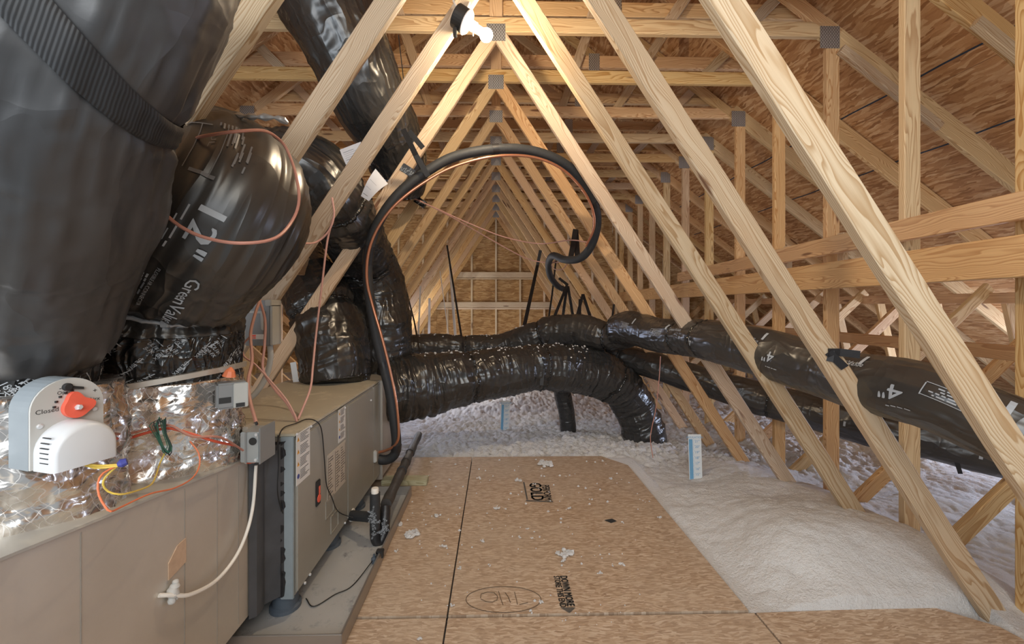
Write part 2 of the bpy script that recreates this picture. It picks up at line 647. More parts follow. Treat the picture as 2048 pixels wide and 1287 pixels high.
M = {}
M['wood'] = wood_mat('pine_lumber', (0.76, 0.52, 0.265), (0.47, 0.235, 0.08))
M['wood_pale'] = wood_mat('pale_spruce_lumber', (0.64, 0.50, 0.345), (0.40, 0.245, 0.125))
M['wood_white'] = wood_mat('pale_and_bulb_lit_lumber', (0.84, 0.70, 0.50), (0.68, 0.5, 0.3))  # pale gable lumber; on the leaning brace its whiteness imitates bulb light
M['wood_tan'] = wood_mat('fir_lumber', (0.66, 0.40, 0.19), (0.45, 0.22, 0.09))
M['osb_roof'] = osb_mat('roof_strand_board', ((0.17, 0.068, 0.026), (0.40, 0.195, 0.078), (0.56, 0.31, 0.14), (0.74, 0.50, 0.28)))
M['osb_wall'] = osb_mat('gable_strand_board', ((0.2, 0.1, 0.035), (0.38, 0.21, 0.085), (0.52, 0.32, 0.14), (0.66, 0.46, 0.24)), rot0=1.4)
M['osb_floor'] = osb_mat('deck_strand_board', ((0.19, 0.11, 0.065), (0.35, 0.235, 0.15), (0.48, 0.345, 0.235), (0.66, 0.53, 0.41)), sc=3.6, contrast=1.0, dust=(0.48, 0.39, 0.30), rot0=1.45)
M['film'] = film_mat('black_duct_film')
M['film_ring'] = film_mat('black_corrugated_film', (0.014, 0.0135, 0.013), 0.27, 15.0, 3.2, 0.45)
M['film_grey'] = film_mat('dusty_black_film', (0.022, 0.02, 0.018), 0.30, 4.0, 13.0, 0.4)
M['film_near'] = film_mat('slate_black_film', (0.022, 0.022, 0.023), 0.40, 2.0, 6.0, 0.3)
M['tape'] = film_mat('black_tape', (0.006, 0.006, 0.006), 0.22, 10, 30, 0.5)
M['foil'] = foil_mat('reinforced_foil')
M['galv'] = metal_mat('galvanised_sheet', (0.62, 0.57, 0.50), 0.46, 0.6, 0.05, 45.0)
M['seam'] = metal_mat('dull_seam_metal', (0.36, 0.33, 0.29), 0.6, 0.3)
M['galv_top'] = metal_mat('dusty_galvanised_sheet', (0.50, 0.48, 0.43), 0.55, 0.45, 0.1, 40.0, (9.0, 0.58, (0.5, 0.46, 0.38)))
M['pan'] = metal_mat('stained_galvanised_pan', (0.52, 0.52, 0.51), 0.5, 0.35, 0.06, 30.0, (14.0, 0.56, (0.13, 0.13, 0.14)))
M['pan_lip'] = metal_mat('pan_wall_metal', (0.42, 0.40, 0.38), 0.4, 0.8)
M['cabinet'] = metal_mat('grey_cabinet_paint', (0.40, 0.385, 0.34), 0.42, 0.3, 0.03, 60.0)
M['cabinet_top'] = metal_mat('dusty_cabinet_top', (0.46, 0.42, 0.33), 0.6, 0.1, 0.08, 30.0, (8.0, 0.55, (0.62, 0.56, 0.44)))
M['cabinet_edge'] = plain('blue_grey_paint', (0.25, 0.29, 0.31), 0.45)
M['canvas'] = plain('charcoal_canvas', (0.055, 0.058, 0.064), 0.5, 0.0, 0.4, 12.0)
M['mastic'] = plain('black_mastic', (0.018, 0.018, 0.02), 0.4, 0.0, 0.4, 60.0, 0.6)
M['rubber'] = plain('black_foam_rubber', (0.028, 0.03, 0.033), 0.62, 0.0, 0.3, 60.0, 0.15)
M['pvc_dirty'] = plain('sooty_pipe_wrap', (0.05, 0.045, 0.042), 0.6, 0.0, 0.7, 22.0, 0.2)
M['copper'] = plain('copper_tube', (0.78, 0.36, 0.22), 0.3, 0.9)
M['cable'] = plain('brown_thermostat_cable', (0.45, 0.2, 0.145), 0.5)
M['cable_pink'] = plain('pinkish_cable', (0.55, 0.30, 0.25), 0.5)
M['wire_black'] = plain('black_wire', (0.012, 0.012, 0.012), 0.45)
M['wire_red'] = plain('red_wire', (0.62, 0.10, 0.05), 0.45)
M['wire_orange'] = plain('orange_wire', (0.70, 0.19, 0.08), 0.45)
M['wire_yellow'] = plain('yellow_wire', (0.75, 0.55, 0.1), 0.45)
M['wire_white'] = plain('white_wire', (0.75, 0.72, 0.66), 0.45)
M['wire_green'] = plain('green_wire', (0.03, 0.13, 0.08), 0.45)
M['wire_blue'] = plain('blue_wire_nut', (0.05, 0.06, 0.28), 0.45)
M['strap'] = plain('black_web_strap', (0.013, 0.013, 0.015), 0.6, 0.0, 0.3, 200.0, 0.3)
def strap_mat(name):
    m, nt, b = new_mat(name)
    g = NT(nt)
    sep = g.n('ShaderNodeSeparateXYZ', Vector=g.n('ShaderNodeUVMap').outputs[0])
    w = g.math('SINE', g.math('MULTIPLY', sep.outputs[0], 1250.0))
    g.set(b, 'Base Color', g.mix(g.math('MULTIPLY', g.math('ADD', w, 1.0), 0.5), (0.011, 0.011, 0.012), (0.02, 0.021, 0.023)))
    g.set(b, 'Roughness', 0.55)
    g.set(b, 'Normal', g.bump(w, 0.22, 0.0012))
    return m


M['strap_near'] = strap_mat('ribbed_web_strap')
M['perf'] = metal_mat('perforated_steel_strap', (0.74, 0.75, 0.76), 0.4, 0.35)
M['white'] = plain('white_plastic', (0.78, 0.78, 0.77), 0.4)
M['white_grey'] = plain('light_grey_plastic', (0.60, 0.61, 0.62), 0.38, 0.0, 0.03)
M['act_grey'] = plain('grey_actuator_plastic', (0.24, 0.27, 0.29), 0.5, 0.0, 0.08)
M['act_face'] = plain('beige_grey_faceplate', (0.50, 0.49, 0.46), 0.45, 0.0, 0.05)
M['box_grey'] = plain('grey_electrical_box', (0.22, 0.225, 0.225), 0.45, 0.0, 0.06)
M['box_light'] = plain('pale_grey_enclosure', (0.42, 0.42, 0.39), 0.5, 0.0, 0.06)
M['box_blue'] = metal_mat('zinc_box_steel', (0.50, 0.54, 0.55), 0.38, 0.6)
M['coral'] = plain('coral_red_plastic', (0.83, 0.13, 0.075), 0.4)
M['ink'] = plain('black_ink', (0.02, 0.02, 0.02), 0.6)
M['print'] = plain('pale_grey_print', (0.42, 0.45, 0.48), 0.45)
M['print_dim'] = plain('dim_grey_print', (0.2, 0.2, 0.2), 0.5)
M['paper'] = plain('white_paper', (0.72, 0.72, 0.74), 0.7, 0.0, 0.04)
M['card'] = plain('grey_card', (0.5, 0.48, 0.45), 0.7)
M['label_white'] = plain('white_label', (0.66, 0.65, 0.62), 0.5, 0.0, 0.05)
M['label_tan'] = plain('tan_label', (0.50, 0.45, 0.38), 0.5, 0.0, 0.08)
M['amber'] = plain('amber_ink', (0.75, 0.35, 0.03), 0.5)
M['navy'] = plain('navy_ink', (0.05, 0.07, 0.28), 0.5)
M['ruler_blue'] = plain('blue_ruler_ink', (0.16, 0.38, 0.60), 0.6)
M['ruler'] = plain('ruler_card', (0.72, 0.76, 0.78), 0.6, 0.0, 0.04)
M['kraft'] = plain('brown_kraft_patch', (0.50, 0.35, 0.24), 0.75, 0.0, 0.2, 60.0, 0.3)
M['treated'] = wood_mat('greenish_treated_lumber', (0.52, 0.5, 0.32), (0.34, 0.32, 0.17))
M['chalk'] = plain('dark_blue_chalk', (0.03, 0.045, 0.07), 0.8, 0.0, 0.5, 90.0)
M['plate'] = plate_mat('toothed_truss_plate')
M['fluff'] = fluff_mat('white_loose_insulation')
M['tie'] = plain('grey_nylon_tie', (0.5, 0.51, 0.52), 0.45)
M['pad'] = plain('blue_grey_rubber_pad', (0.075, 0.095, 0.12), 0.55)
M['putty'] = plain('grey_putty', (0.5, 0.5, 0.48), 0.7, 0.0, 0.15, 50.0, 0.4)
M['stamp'] = plain('worn_stamp_ink', (0.085, 0.078, 0.07), 0.8, 0.0, 0.6, 40.0)
M['film_pale'] = film_mat('pale_crinkled_film', (0.16, 0.15, 0.14), 0.3, 8.0, 20.0, 0.6)
M['fleck'] = plain('pencil_line', (0.13, 0.09, 0.06), 0.8)
bm_, nt_, bs_ = new_mat('lit_bulb_glass')
bs_.inputs['Emission Color'].default_value = (1.0, 0.80, 0.55, 1)
bs_.inputs['Emission Strength'].default_value = BULB_STRENGTH
bs_.inputs['Base Color'].default_value = (1, 1, 1, 1)
M['bulb'] = bm_

# ================================================================== the building
HZ = EYE + 1.80          # height of the ceiling webs' apex
SL = 1.53                # slope of the inner webs
TR = [1.16, 1.645, 2.19, 2.78] + [2.78 + 0.61 * k for k in range(1, 10)]
XP = np.interp(TR, [1.13, 1.645, 2.19, 2.78, 3.39, 4.0, 5.9, 7.4, 8.3], [2.03, 2.12, 2.17, 2.225, 2.284, 2.32, 2.36, 2.42, 2.46])
PITCH = 0.76
RIDGE = HZ + 0.12 + 2.3 * PITCH

# ---- deck
fl = thing('floor', (0, 2, 0), 'dusty strand board walking deck beside the air handler', 'floor', kind='structure')


def deck_panel(poly, z=0.0):
    xs = [q[0] for q in poly]
    ys = [q[1] for q in poly]
    c = Vector(((min(xs) + max(xs)) / 2, (min(ys) + max(ys)) / 2, z))
    mb = MB().prism([(a - c.x, b - c.y) for a, b in poly], (0, 0, -0.022), (1, 0, 0), (0, 1, 0), 0.022)
    bm = bmesh.new()
    me = mb.mesh('panel')
    return link('panel', me, M['osb_floor'], fl, Matrix.Translation(c))


G = 0.0035
JY, JX, EX, FY = 1.665, -0.195, 1.03, 3.42
deck_panel([(-2.1, JY + 0.007), (JX - G, JY + 0.007), (JX - G, FY + 0.004), (-2.1, FY + 0.004)])
deck_panel([(JX + G, JY + 0.007), (EX, JY + 0.007), (EX, FY - 0.2), (EX - 0.16, FY), (JX + G, FY)])
deck_panel([(-2.1, 0.2), (JX - G, 0.2), (JX - G, JY - 0.007), (-2.1, JY - 0.007)], -0.001)
deck_panel([(JX + G, 0.2), (EX + 0.02 - G, 0.2), (EX + 0.02 - G, JY - 0.007), (JX + G, JY - 0.007)], -0.002)
deck_panel([(EX + 0.02 + G, 0.2), (2.3, 0.2), (1.95, JY - 0.1), (1.8, JY + 0.01), (EX + 0.02 + G, JY - 0.007)], -0.001)

part('joint_darkening_strip', MB().box((-0.2, JY, -0.022), (3.4, 0.012, 0.02)).box((JX, 2.5, -0.022), (0.005, 1.7, 0.02)), M['rubber'], fl)  # black strip added under the panels to darken the open joints
# printing and pencil marks on the deck
pr = MB()
zt = 0.0022


def deck_pt(u, v):
    b = (v - CY) / F
    s = EYE / b
    a = (u - CX) / F
    y = (-a * math.sin(YAW) + math.cos(YAW)) * s
    x = (a * math.cos(YAW) + math.sin(YAW)) * s
    return Vector((x, y, zt))


def stamp(s, u0, v0, u1, v1, bold=0.0, squeeze=1.0):
    """lettering read from (u0,v0) to (u1,v1) on the deck"""
    a, b_ = deck_pt(u0, v0), deck_pt(u1, v1)
    ex = (b_ - a).normalized()
    ey = Vector((-ex.y, ex.x, 0))
    vs, fs = text_geo(s, 1.0)
    wd = max(q[0] for q in vs) * 2
    k = (b_ - a).length / wd
    c = (a + b_) / 2
    for off in ((-bold, 0), (bold, 0), (0, bold)) if bold else ((0, 0),):
        pr.add([c + ex * (q[0] * k + off[0]) + ey * (q[1] * k * squeeze + off[1]) for q in vs], fs)


stamp('DOWN MORE', 1127, 1152, 1142, 1212, 0.002, 1.5)
stamp('STORE THIS END', 1113, 1152, 1127, 1214, 0.001, 1.5)
pr.add([deck_pt(1121, 1215), deck_pt(1151, 1215), deck_pt(1139, 1226)], [(0, 2, 1)])
stamp('GOLD', 1070, 966, 1076, 1000, 0.004, 1.25)
stamp('PERFORM', 1091, 970, 1097, 1000, 0.001, 1.3)
for q in (((1046, 964), (1049, 964), (1056, 999), (1053, 999)), ((1052, 1000), (1106, 1002), (1106, 1004), (1052, 1002))):
    pr.add([deck_pt(*k) for k in q], [(0, 3, 2, 1)])
part('stamp_print', pr, M['stamp'], fl)


def stroke(pts, w=0.0028):
    mb = MB()
    mb.strip([deck_pt(*q) for q in pts], w, (0, 0, 1), 0.0006)
    return mb


pen = MB()
el = [(1007 + 75 * math.cos(t), 1199 + 26 * math.sin(t)) for t in np.linspace(0.25, 2 * pi + 0.1, 60)]
for pts in (el, [(961, 1196), (962, 1188), (975, 1184), (988, 1185), (995, 1192), (994, 1200), (985, 1204), (972, 1203), (962, 1198)],
            [(997, 1182), (1001, 1196), (1006, 1210)], [(1010, 1185), (1016, 1193), (1021, 1205)], [(1029, 1184), (1032, 1196), (1035, 1209)], [(1039, 1209), (1056, 1205)]):
    q = stroke(pts)
    pen.add(q.v, q.f)
part('pencil_mark', pen, M['fleck'], fl)
kn = MB()
kn.add([deck_pt(1208, 1040), deck_pt(1224, 1037), deck_pt(1234, 1042), deck_pt(1222, 1046)], [(0, 3, 2, 1)])
part('dark_knot', kn, M['rubber'], fl)

# ---- roof sheathing
ce = thing('ceiling', (0, 4, RIDGE), 'orange brown strand board roof sheathing over the trusses', 'ceiling', kind='structure')
slope_len = math.hypot(6.4, 6.4 * PITCH)
for sgn in (1, -1):
    ux = Vector((sgn, 0, -PITCH)).normalized()
    nrm = Vector((sgn * PITCH, 0, 1)).normalized()
    o0 = Vector((0, 0, RIDGE + 0.06))
    row, sdist = 0, 0.05
    while sdist < slope_len:
        y0 = -1.9 - (0.6 if row % 2 else 0)
        while y0 < 8.72:
            y1 = min(y0 + 2.44, 8.72)
            c = o0 + ux * (sdist + 0.61) + Vector((0, (y0 + y1) / 2, 0)) + nrm * 0.006
            mat = Matrix((Vector((0, 1, 0)), ux if sgn < 0 else -ux, nrm)).transposed().to_4x4()
            if mat.to_3x3().determinant() < 0:
                mat = Matrix((Vector((0, 1, 0)), -ux if sgn < 0 else ux, nrm)).transposed().to_4x4()
            mat.translation = c
            me = MB().box((0, 0, 0), (y1 - y0 - 0.004, 1.216, 0.012)).mesh('panel')
            link('panel', me, M['osb_roof'], ce, mat)
            y0 += 2.44
        row += 1
        sdist += 1.22
# snapped chalk lines along the right slope
ck = MB()
ux = Vector((1, 0, -PITCH)).normalized()
nrm = Vector((PITCH, 0, 1)).normalized()
for sd in (3.6, 4.18, 4.9):
    pts = [Vector((0, y, RIDGE + 0.06)) + ux * (sd + 0.004 * math.sin(y * 9)) - nrm * 0.0015 for y in np.arange(0.6, 7, 0.1)]
    ck.strip(pts, 0.012, -nrm, 0.001)
part('chalk_line', ck, M['chalk'], ce)

# ---- gable end wall
gw = thing('wall_back', (0, 8.55, 0), 'strand board gable end with pale studs and two cross rails', 'wall', kind='structure')
GY = 8.6


def roof_z(x):
    return RIDGE + 0.03 - abs(x) * PITCH


for x0 in np.arange(-6.1, 6.0, 1.22):
    for z0, z1 in ((-0.5, 1.55), (1.55, 3.99), (3.99, 6.0)):
        x1 = x0 + 1.215
        xs = np.linspace(x0, x1, 5)
        top = [(x, min(z1 - 0.004, roof_z(x))) for x in xs]
        if max(t[1] for t in top) <= z0 + 0.02:
            continue
        top = [(x, max(z, z0 + 0.01)) for x, z in top]
        c = Vector(((x0 + x1) / 2, GY + 0.03, (z0 + z1) / 2))
        poly = [(x1 - c.x, z0 - c.z), (x0 - c.x, z0 - c.z)] + [(x - c.x, z - c.z) for x, z in top]
        mb = MB().prism(poly, (0, 0, 0), (1, 0, 0), (0, 1, 0), 0.012)
        mat = Matrix.Rotation(pi / 2, 4, 'X')
        mat.translation = c
        link('panel', mb.mesh('panel'), M['osb_wall'], gw, mat)
bk = MB().prism([(-6.2, -0.5), (6.2, -0.5), (0, RIDGE)], (0, 0, 0), (1, 0, 0), (0, 1, 0), 0.01)  # unseen sheet added behind the gable to stop light leaking through panel gaps
mat = Matrix.Rotation(pi / 2, 4, 'X')
mat.translation = Vector((0, GY + 0.06, 0))
link('light_leak_blocker', bk.mesh('light_leak_blocker'), M['osb_wall'], gw, mat)
for x in np.arange(-5.5, 5.6, 0.5):
    board('stud', (x, GY, -0.3), (x, GY, roof_z(x) - 0.02), 0.089, 0.038, (0, 1, 0), M['wood_white'], gw)
for z in (1.24 + 0.645, 1.24 + 0.03):
    board('rail', (-1.55, GY - 0.06, z), (1.7, GY - 0.06, z), 0.115, 0.038, (0, 0, 1), M['wood_white'], gw)
    board('rail', (-1.55, GY - 0.06, z - 0.08), (1.7, GY - 0.06, z - 0.08), 0.03, 0.045, (0, 0, 1), M['wood_white'], gw)

# ---- loose insulation blanket
def axis_pts(a, b, fine, coarse, f0, f1):
    out = [a]
    while out[-1] < b:
        q = out[-1]
        out.append(q + (fine if f0 <= q <= f1 else coarse))
    return np.array(out)


gx = axis_pts(-6.0, 6.2, 0.0125, 0.045, -0.9, 4.3)
gy = axis_pts(0.4, 8.5, 0.0125, 0.045, 1.2, 5.0)
X, Y = np.meshgrid(gx, gy)


def sst(a, b, t):
    q = np.clip((t - a) / (b - a), 0, 1)
    return q * q * (3 - 2 * q)


def insul_h(X, Y):
    base = -0.05 - 0.10 * sst(3.0, 4.6, Y)
    # mound along the deck's right edge
    m = sst(1.0, 1.5, X + 0.10 * (vnoise(X * 2, Y * 2, 3.3) - 0.5)) * (1 - sst(1.95, 2.6, X)) * (1 - sst(2.1, 3.1, Y)) * sst(1.5, 2.0, Y)
    base = base + m * 0.165 + 0.045 * sst(1.0, 1.1, X) * (1 - sst(2.0, 2.5, X)) * (1 - sst(2.8, 3.6, Y))
    base = base + 0.03 * sst(3.4, 3.7, Y) * (1 - sst(4.0, 4.7, Y))
    base = base + 0.16 * (vnoise(X * 1.6, Y * 1.6, 0.7, 3) - 0.5) * sst(1.0, 1.6, X)
    base = base + 0.05 * (vnoise(X * 4, Y * 4, 0.2, 5) - 0.5)
    return base


H = insul_h(X, Y)
rough = 0.35 + 1.0 * sst(3.2, 3.6, Y)


def worley(x, y, seed):
    ix, iy = np.floor(x), np.floor(y)
    best = np.full(x.shape, 9.0)
    for a in (-1, 0, 1):
        for b in (-1, 0, 1):
            cx, cy = ix + a, iy + b
            z0 = np.zeros_like(cx)
            dx = cx + _h(cx, cy, z0, seed) - x
            dy = cy + _h(cx, cy, z0, seed + 1) - y
            best = np.minimum(best, dx * dx + dy * dy)
    return best


for fq, am, sd in ((9, 0.030, 31), (19, 0.024, 32), (41, 0.013, 33)):
    w1, w2 = vnoise(X * fq, Y * fq, 2.5, sd + 5) - 0.5, vnoise(X * fq, Y * fq, 6.5, sd + 6) - 0.5
    H += am * rough * (1 - np.minimum(1.2, worley(X * fq + w1 * 0.7, Y * fq + w2 * 0.7, sd)) * 1.3)
H -= 0.03
for fq, am, sd in ((60, 0.008, 13), (110, 0.006, 14)):
    wx, wy = vnoise(X * fq * 0.5, Y * fq * 0.5, 1.5, sd + 50), vnoise(X * fq * 0.5, Y * fq * 0.5, 4.5, sd + 60)
    n = np.abs(2 * vnoise(X * fq + wx * 1.5, Y * fq + wy * 1.5, 0.5, sd) - 1)
    H += am * (n - 0.5) * -1.0 * rough
# stays below the deck where boards lie
under = (X > -2.1) & (X < EX) & (Y < FY)
cut = (X > EX - 0.16) & (Y > FY - 0.2) & ((X - (EX - 0.16)) * 0.2 + (Y - (FY - 0.2)) * 0.16 > 0.16 * 0.2)
under = (under & ~cut) | ((X >= EX) & (Y < JY + 0.005 - 0.0 * X) & (X < 1.98))
H[under] = np.minimum(H[under], -0.06)
near = (~under) & (X > EX - 0.2) & (X < EX + 0.1) & (Y < FY)
H[near] = np.maximum(H[near], -0.012)
ny, nx = X.shape
idx = np.arange(nx * ny).reshape(ny, nx)
faces = np.stack([idx[:-1, :-1], idx[:-1, 1:], idx[1:, 1:], idx[1:, :-1]], -1).reshape(-1, 4)
me = bpy.data.meshes.new('loose_insulation')
me.vertices.add(nx * ny)
me.vertices.foreach_set('co', np.stack([X, Y, H], -1).astype(np.float32).ravel())
me.loops.add(len(faces) * 4)
me.loops.foreach_set('vertex_index', faces.astype(np.int32).ravel())
me.polygons.add(len(faces))
me.polygons.foreach_set('loop_start', np.arange(0, len(faces) * 4, 4, dtype=np.int32))
me.update()
me.shade_smooth()
tag(link('loose_insulation', me, M['fluff']), 'white blown loose fill insulation covering the attic floor around the deck', 'insulation', kind='stuff')

# crumbs of insulation lying on the deck
cr = MB()
rr = random.Random(3)
spots = [(1090, 930, 14), (825, 1070, 14), (1133, 1107, 14), (965, 1082, 6), (888, 1093, 6), (993, 1017, 7), (1085, 952, 5), (1037, 962, 8), (875, 1033, 8), (798, 1050, 8),
         (792, 1103, 5), (903, 1211, 6), (1246, 1129, 6), (1200, 1147, 6), (1320, 1035, 5), (1245, 1045, 4), (1138, 1016, 5), (1222, 957, 5), (1082, 1205, 6), (1062, 1222, 5), (840, 1277, 6),
         (1040, 1076, 5), (1127, 1121, 7), (1118, 1108, 8), (919, 1138, 5), (1055, 1058, 4), (1065, 1075, 4), (978, 1130, 4), (1225, 1131, 4), (1010, 1018, 4), (960, 957, 5), (900, 960, 4)]
for _ in range(150):
    spots.append((rr.uniform(800, 1300), rr.choice([rr.uniform(918, 1010), rr.uniform(960, 1120), rr.uniform(918, 1260)]), rr.choice([2, 2, 2.5, 3])))
for u, v, r in spots:
    p = deck_pt(u, v)
    if not (-0.55 < p.x < 1.0 and 0.9 < p.y < FY - 0.02):
        continue
    rad = r * p.y / F
    for q in range(1 if r < 4 else int(r * 1.1)):
        c = p + Vector((rr.gauss(0, rad * 0.45), rr.gauss(0, rad * 0.45), rad * 0.22))
        k = rad * rr.uniform(0.25, 0.5) * (2 if r < 4 else 1)
        vs = []
        for a in range(6):
            an = a / 6 * 2 * pi
            vs.append(c + Vector((math.cos(an) * k * rr.uniform(0.6, 1.3), math.sin(an) * k * rr.uniform(0.6, 1.3), -k * 0.3)))
        for a in range(6):
            an = (a + 0.5) / 6 * 2 * pi
            vs.append(c + Vector((math.cos(an) * k * 0.5 * rr.uniform(0.6, 1.5), math.sin(an) * k * 0.5 * rr.uniform(0.6, 1.5), k * rr.uniform(0.3, 0.7))))
        fs = [(a, (a + 1) % 6, 6 + (a + 1) % 6, 6 + a) for a in range(6)] + [tuple(range(6, 12)), tuple(range(5, -1, -1))]
        cr.add(vs, fs)
solid('insulation_crumbs', cr, M['fluff'], 'white crumbs of insulation strewn over the strand board deck', 'crumbs', kind='stuff')

# ---- roof trusses
TLAB = ['roof truss whose left web props the big strapped black duct',
        'roof truss just behind the bulging black duct with the large 12',
        'roof truss carrying the bare light bulb on its left web',
        'roof truss with its bright apex plate right behind the bulb',
        'fifth roof truss from the open end, red knot on its left web',
        'sixth roof truss from the open end, tape band round its left web',
        'seventh roof truss from the open end, apex behind the pipe loop top',
        'eighth roof truss from the open end, under the copper pipe',
        'ninth roof truss from the open end, seen through the pipe loop',
        'tenth roof truss from the open end, grey with dust',
        'fourth roof truss counted from the gable end wall',
        'third roof truss counted from the gable end wall',
        'second roof truss counted from the gable end wall']


def plate(parent, c, w, h, yoff):
    m = Matrix.Rotation(pi / 2, 4, 'X')
    m.translation = Vector(c) + Vector((0, yoff, 0))
    key = ('pl', round(w, 3), round(h, 3))
    if key not in _board:
        _board[key] = MB().box((0, 0, 0), (w, h, 0.002)).mesh('connector_plate')
    return link('connector_plate', _board[key], M['plate'], parent, m)


TRUSS = []
for k, (d, xp) in enumerate(zip(TR, XP)):
    t = thing('roof_truss', (0, d, 0), TLAB[k], 'roof truss', 'roof trusses in a row along the attic')
    TRUSS.append(t)
    inpl = lambda a, b: (-(b[2] - a[2]), 0, b[0] - a[0])
    wm = M['wood_pale'] if k < 2 else M['wood']

    def bd(name, a, b, w=0.089, y=0.0, mat=None):
        a, b = Vector(a) + Vector((0, d + y, 0)), Vector(b) + Vector((0, d + y, 0))
        return board(name, a, b, w, 0.038, inpl(a, b), mat or M['wood'], t)

    for s in (1, -1):
        top = (s * 0.028, 0, HZ - 0.0)
        ln = 2.3 if k > 3 else 2.25
        bd('web', top, (s * ln, 0, HZ - (ln - 0.028) * SL), 0.089, 0, wm)
        zc = HZ + 0.075
        # post, sloping chord
        bd('post', (s * (xp + 0.06), 0, -0.35), (s * (xp + 0.06), 0, zc - 0.03), 0.089)
        e = 6.15
        bd('top_chord', (s * (xp - 0.02), 0, zc + 0.03), (s * e, 0, zc + 0.03 - (e - xp) * PITCH), 0.14, 0, M['wood'])
        plate(t, (s * (xp + 0.035), d, zc - 0.055), 0.135, 0.15, -0.0205)
        # heel webs outside the post
        bd('heel_web', (s * (xp + 0.16), 0, -0.16), (s * (xp + 1.85), 0, 1.40), 0.089, 0)
        bd('heel_web', (s * (xp + 2.0), 0, 1.34), (s * (xp + 2.35), 0, -0.2), 0.089, 0)
        # piggyback cap above the flat chord
        for q, (x0, sl) in enumerate(((0.36, 0.28), (0.66, 0.55), (0.98, 0.8))):
            xx = x0 * 1.83
            bd('cap_web', (s * (xx - 0.14 * sl), 0, zc - 0.01), (s * (xx + sl * 0.55), 0, zc + 0.55), 0.075, 0.0395, M['wood_pale'])
        bd('cap_chord', (s * 0.0, 0, RIDGE - 0.06), (s * (xp + 0.1), 0, RIDGE - 0.06 - (xp + 0.1) * PITCH), 0.089)
    bd('flat_chord', (-xp, 0, HZ + 0.075), (xp, 0, HZ + 0.075), 0.1)
    bd('cap_base', (-xp + 0.0, 0, HZ + 0.245), (xp - 0.0, 0, HZ + 0.245), 0.1, 0.08)
    bd('king_post', (0, 0, HZ + 0.03), (0, 0, RIDGE - 0.1), 0.089, 0.0395)
    plate(t, (0, d, HZ + 0.02), 0.125, 0.115, -0.0205)
    plate(t, (0.82, d + 0.08, HZ + 0.235), 0.09, 0.15, -0.0205)

# scabs nailed beside the sloping chords
scab_lab = ['short pale scab board nailed under the chord near the top right', 'short grey scab board nailed under the chord by the plate']
for (d, x0, x1), lb in zip(((2.19, 2.55, 3.25), (2.78, 2.32, 3.0)), scab_lab):
    xq = float(np.interp(d, TR, XP))
    f = lambda x: HZ + 0.105 - (x - xq) * PITCH - 0.105
    a, b_ = Vector((x0, d - 0.04, f(x0))), Vector((x1, d - 0.04, f(x1)))
    tag(board('scab_board', a, b_, 0.06, 0.036, (-(b_.z - a.z), 0, b_.x - a.x), M['wood_pale']), lb, 'board', 'scab boards on the chords')

# long braces running along the attic
def brace(name, x0, z0, y0, x1, z1, y1, w, t, mat, lab):
    return tag(board(name, (x0, y0, z0), (x1, y1, z1), w, t, (0, 0, 1), M[mat]), lab, 'beam', 'long braces running along the attic')


bx = lambda d: float(np.interp(d, TR, XP)) - 0.01
brace('brace_board', bx(1.13) - 0.02, 1.635, 1.0, bx(5) - 0.02, 1.605, 5.2, 0.11, 0.036, 'wood_tan', 'narrow tan brace board running across the right posts above the wide one')
brace('brace_board', bx(1.13) - 0.07, 1.43, 1.0, bx(6) - 0.07, 1.41, 7.6, 0.16, 0.038, 'wood_tan', 'wide tan brace plank running across the right posts')
xa, xb = bx(1.4) - 0.045, bx(6) - 0.045
tag(board('brace_board', (xa + 0.03, 1.2, 1.49), (xb + 0.03, 6.6, 1.468), 0.072, 0.02, (0.72, 0, 0.7), M['wood_white']), 'leaning board, whitened for the bulb light it catches, above the wide tan brace plank', 'beam', 'long braces running along the attic')  # lighter wood puts the bulb's brightness into this board's colour
brace('brace_board', 3.05, 0.96, 1.4, 3.15, 0.97, 7.5, 0.089, 0.038, 'wood_tan', 'low brace board behind the right posts above the ducts')
brace('brace_board', 4.1, 1.3, 1.4, 4.2, 1.32, 7.5, 0.089, 0.038, 'wood', 'outer brace board tying the heel webs together')
brace('brace_board', -1.35, 1.535, 2.32, -1.32, 1.50, 3.4, 0.13, 0.038, 'wood_tan', 'orange brace board crossing behind the left webs above the disconnect box')
for i, (d, lb) in enumerate(((2.62, 'small cleat block on the brace between the third and fourth posts'), (3.2, 'small cleat block on the brace before the fifth post'))):
    x = bx(d)
    tag(board('cleat_block', (x + 0.03, d, 1.5), (x + 0.03, d, 1.71), 0.05, 0.036, (0, 1, 0), M['wood_pale']), lb, 'block', 'cleat blocks')

# ================================================================== ducts
def PX(u, v, X):
    """world point seen at (u, v) on the plane x = X"""
    a = (u - CX) / F
    b = -(v - CY) / F
    s = X / (a * math.cos(YAW) + math.sin(YAW))
    return Vector((X, s * (-a * math.sin(YAW) + math.cos(YAW)), EYE + b * s))


def PZ(u, v, z):
    q = deck_pt(u, v)
    k = (EYE - z) / EYE
    return Vector((q.x * k, q.y * k, z))


def ridge(n, p=2.0):
    return np.clip(1 - np.abs(n - 0.5) * 4, 0, 1) ** p


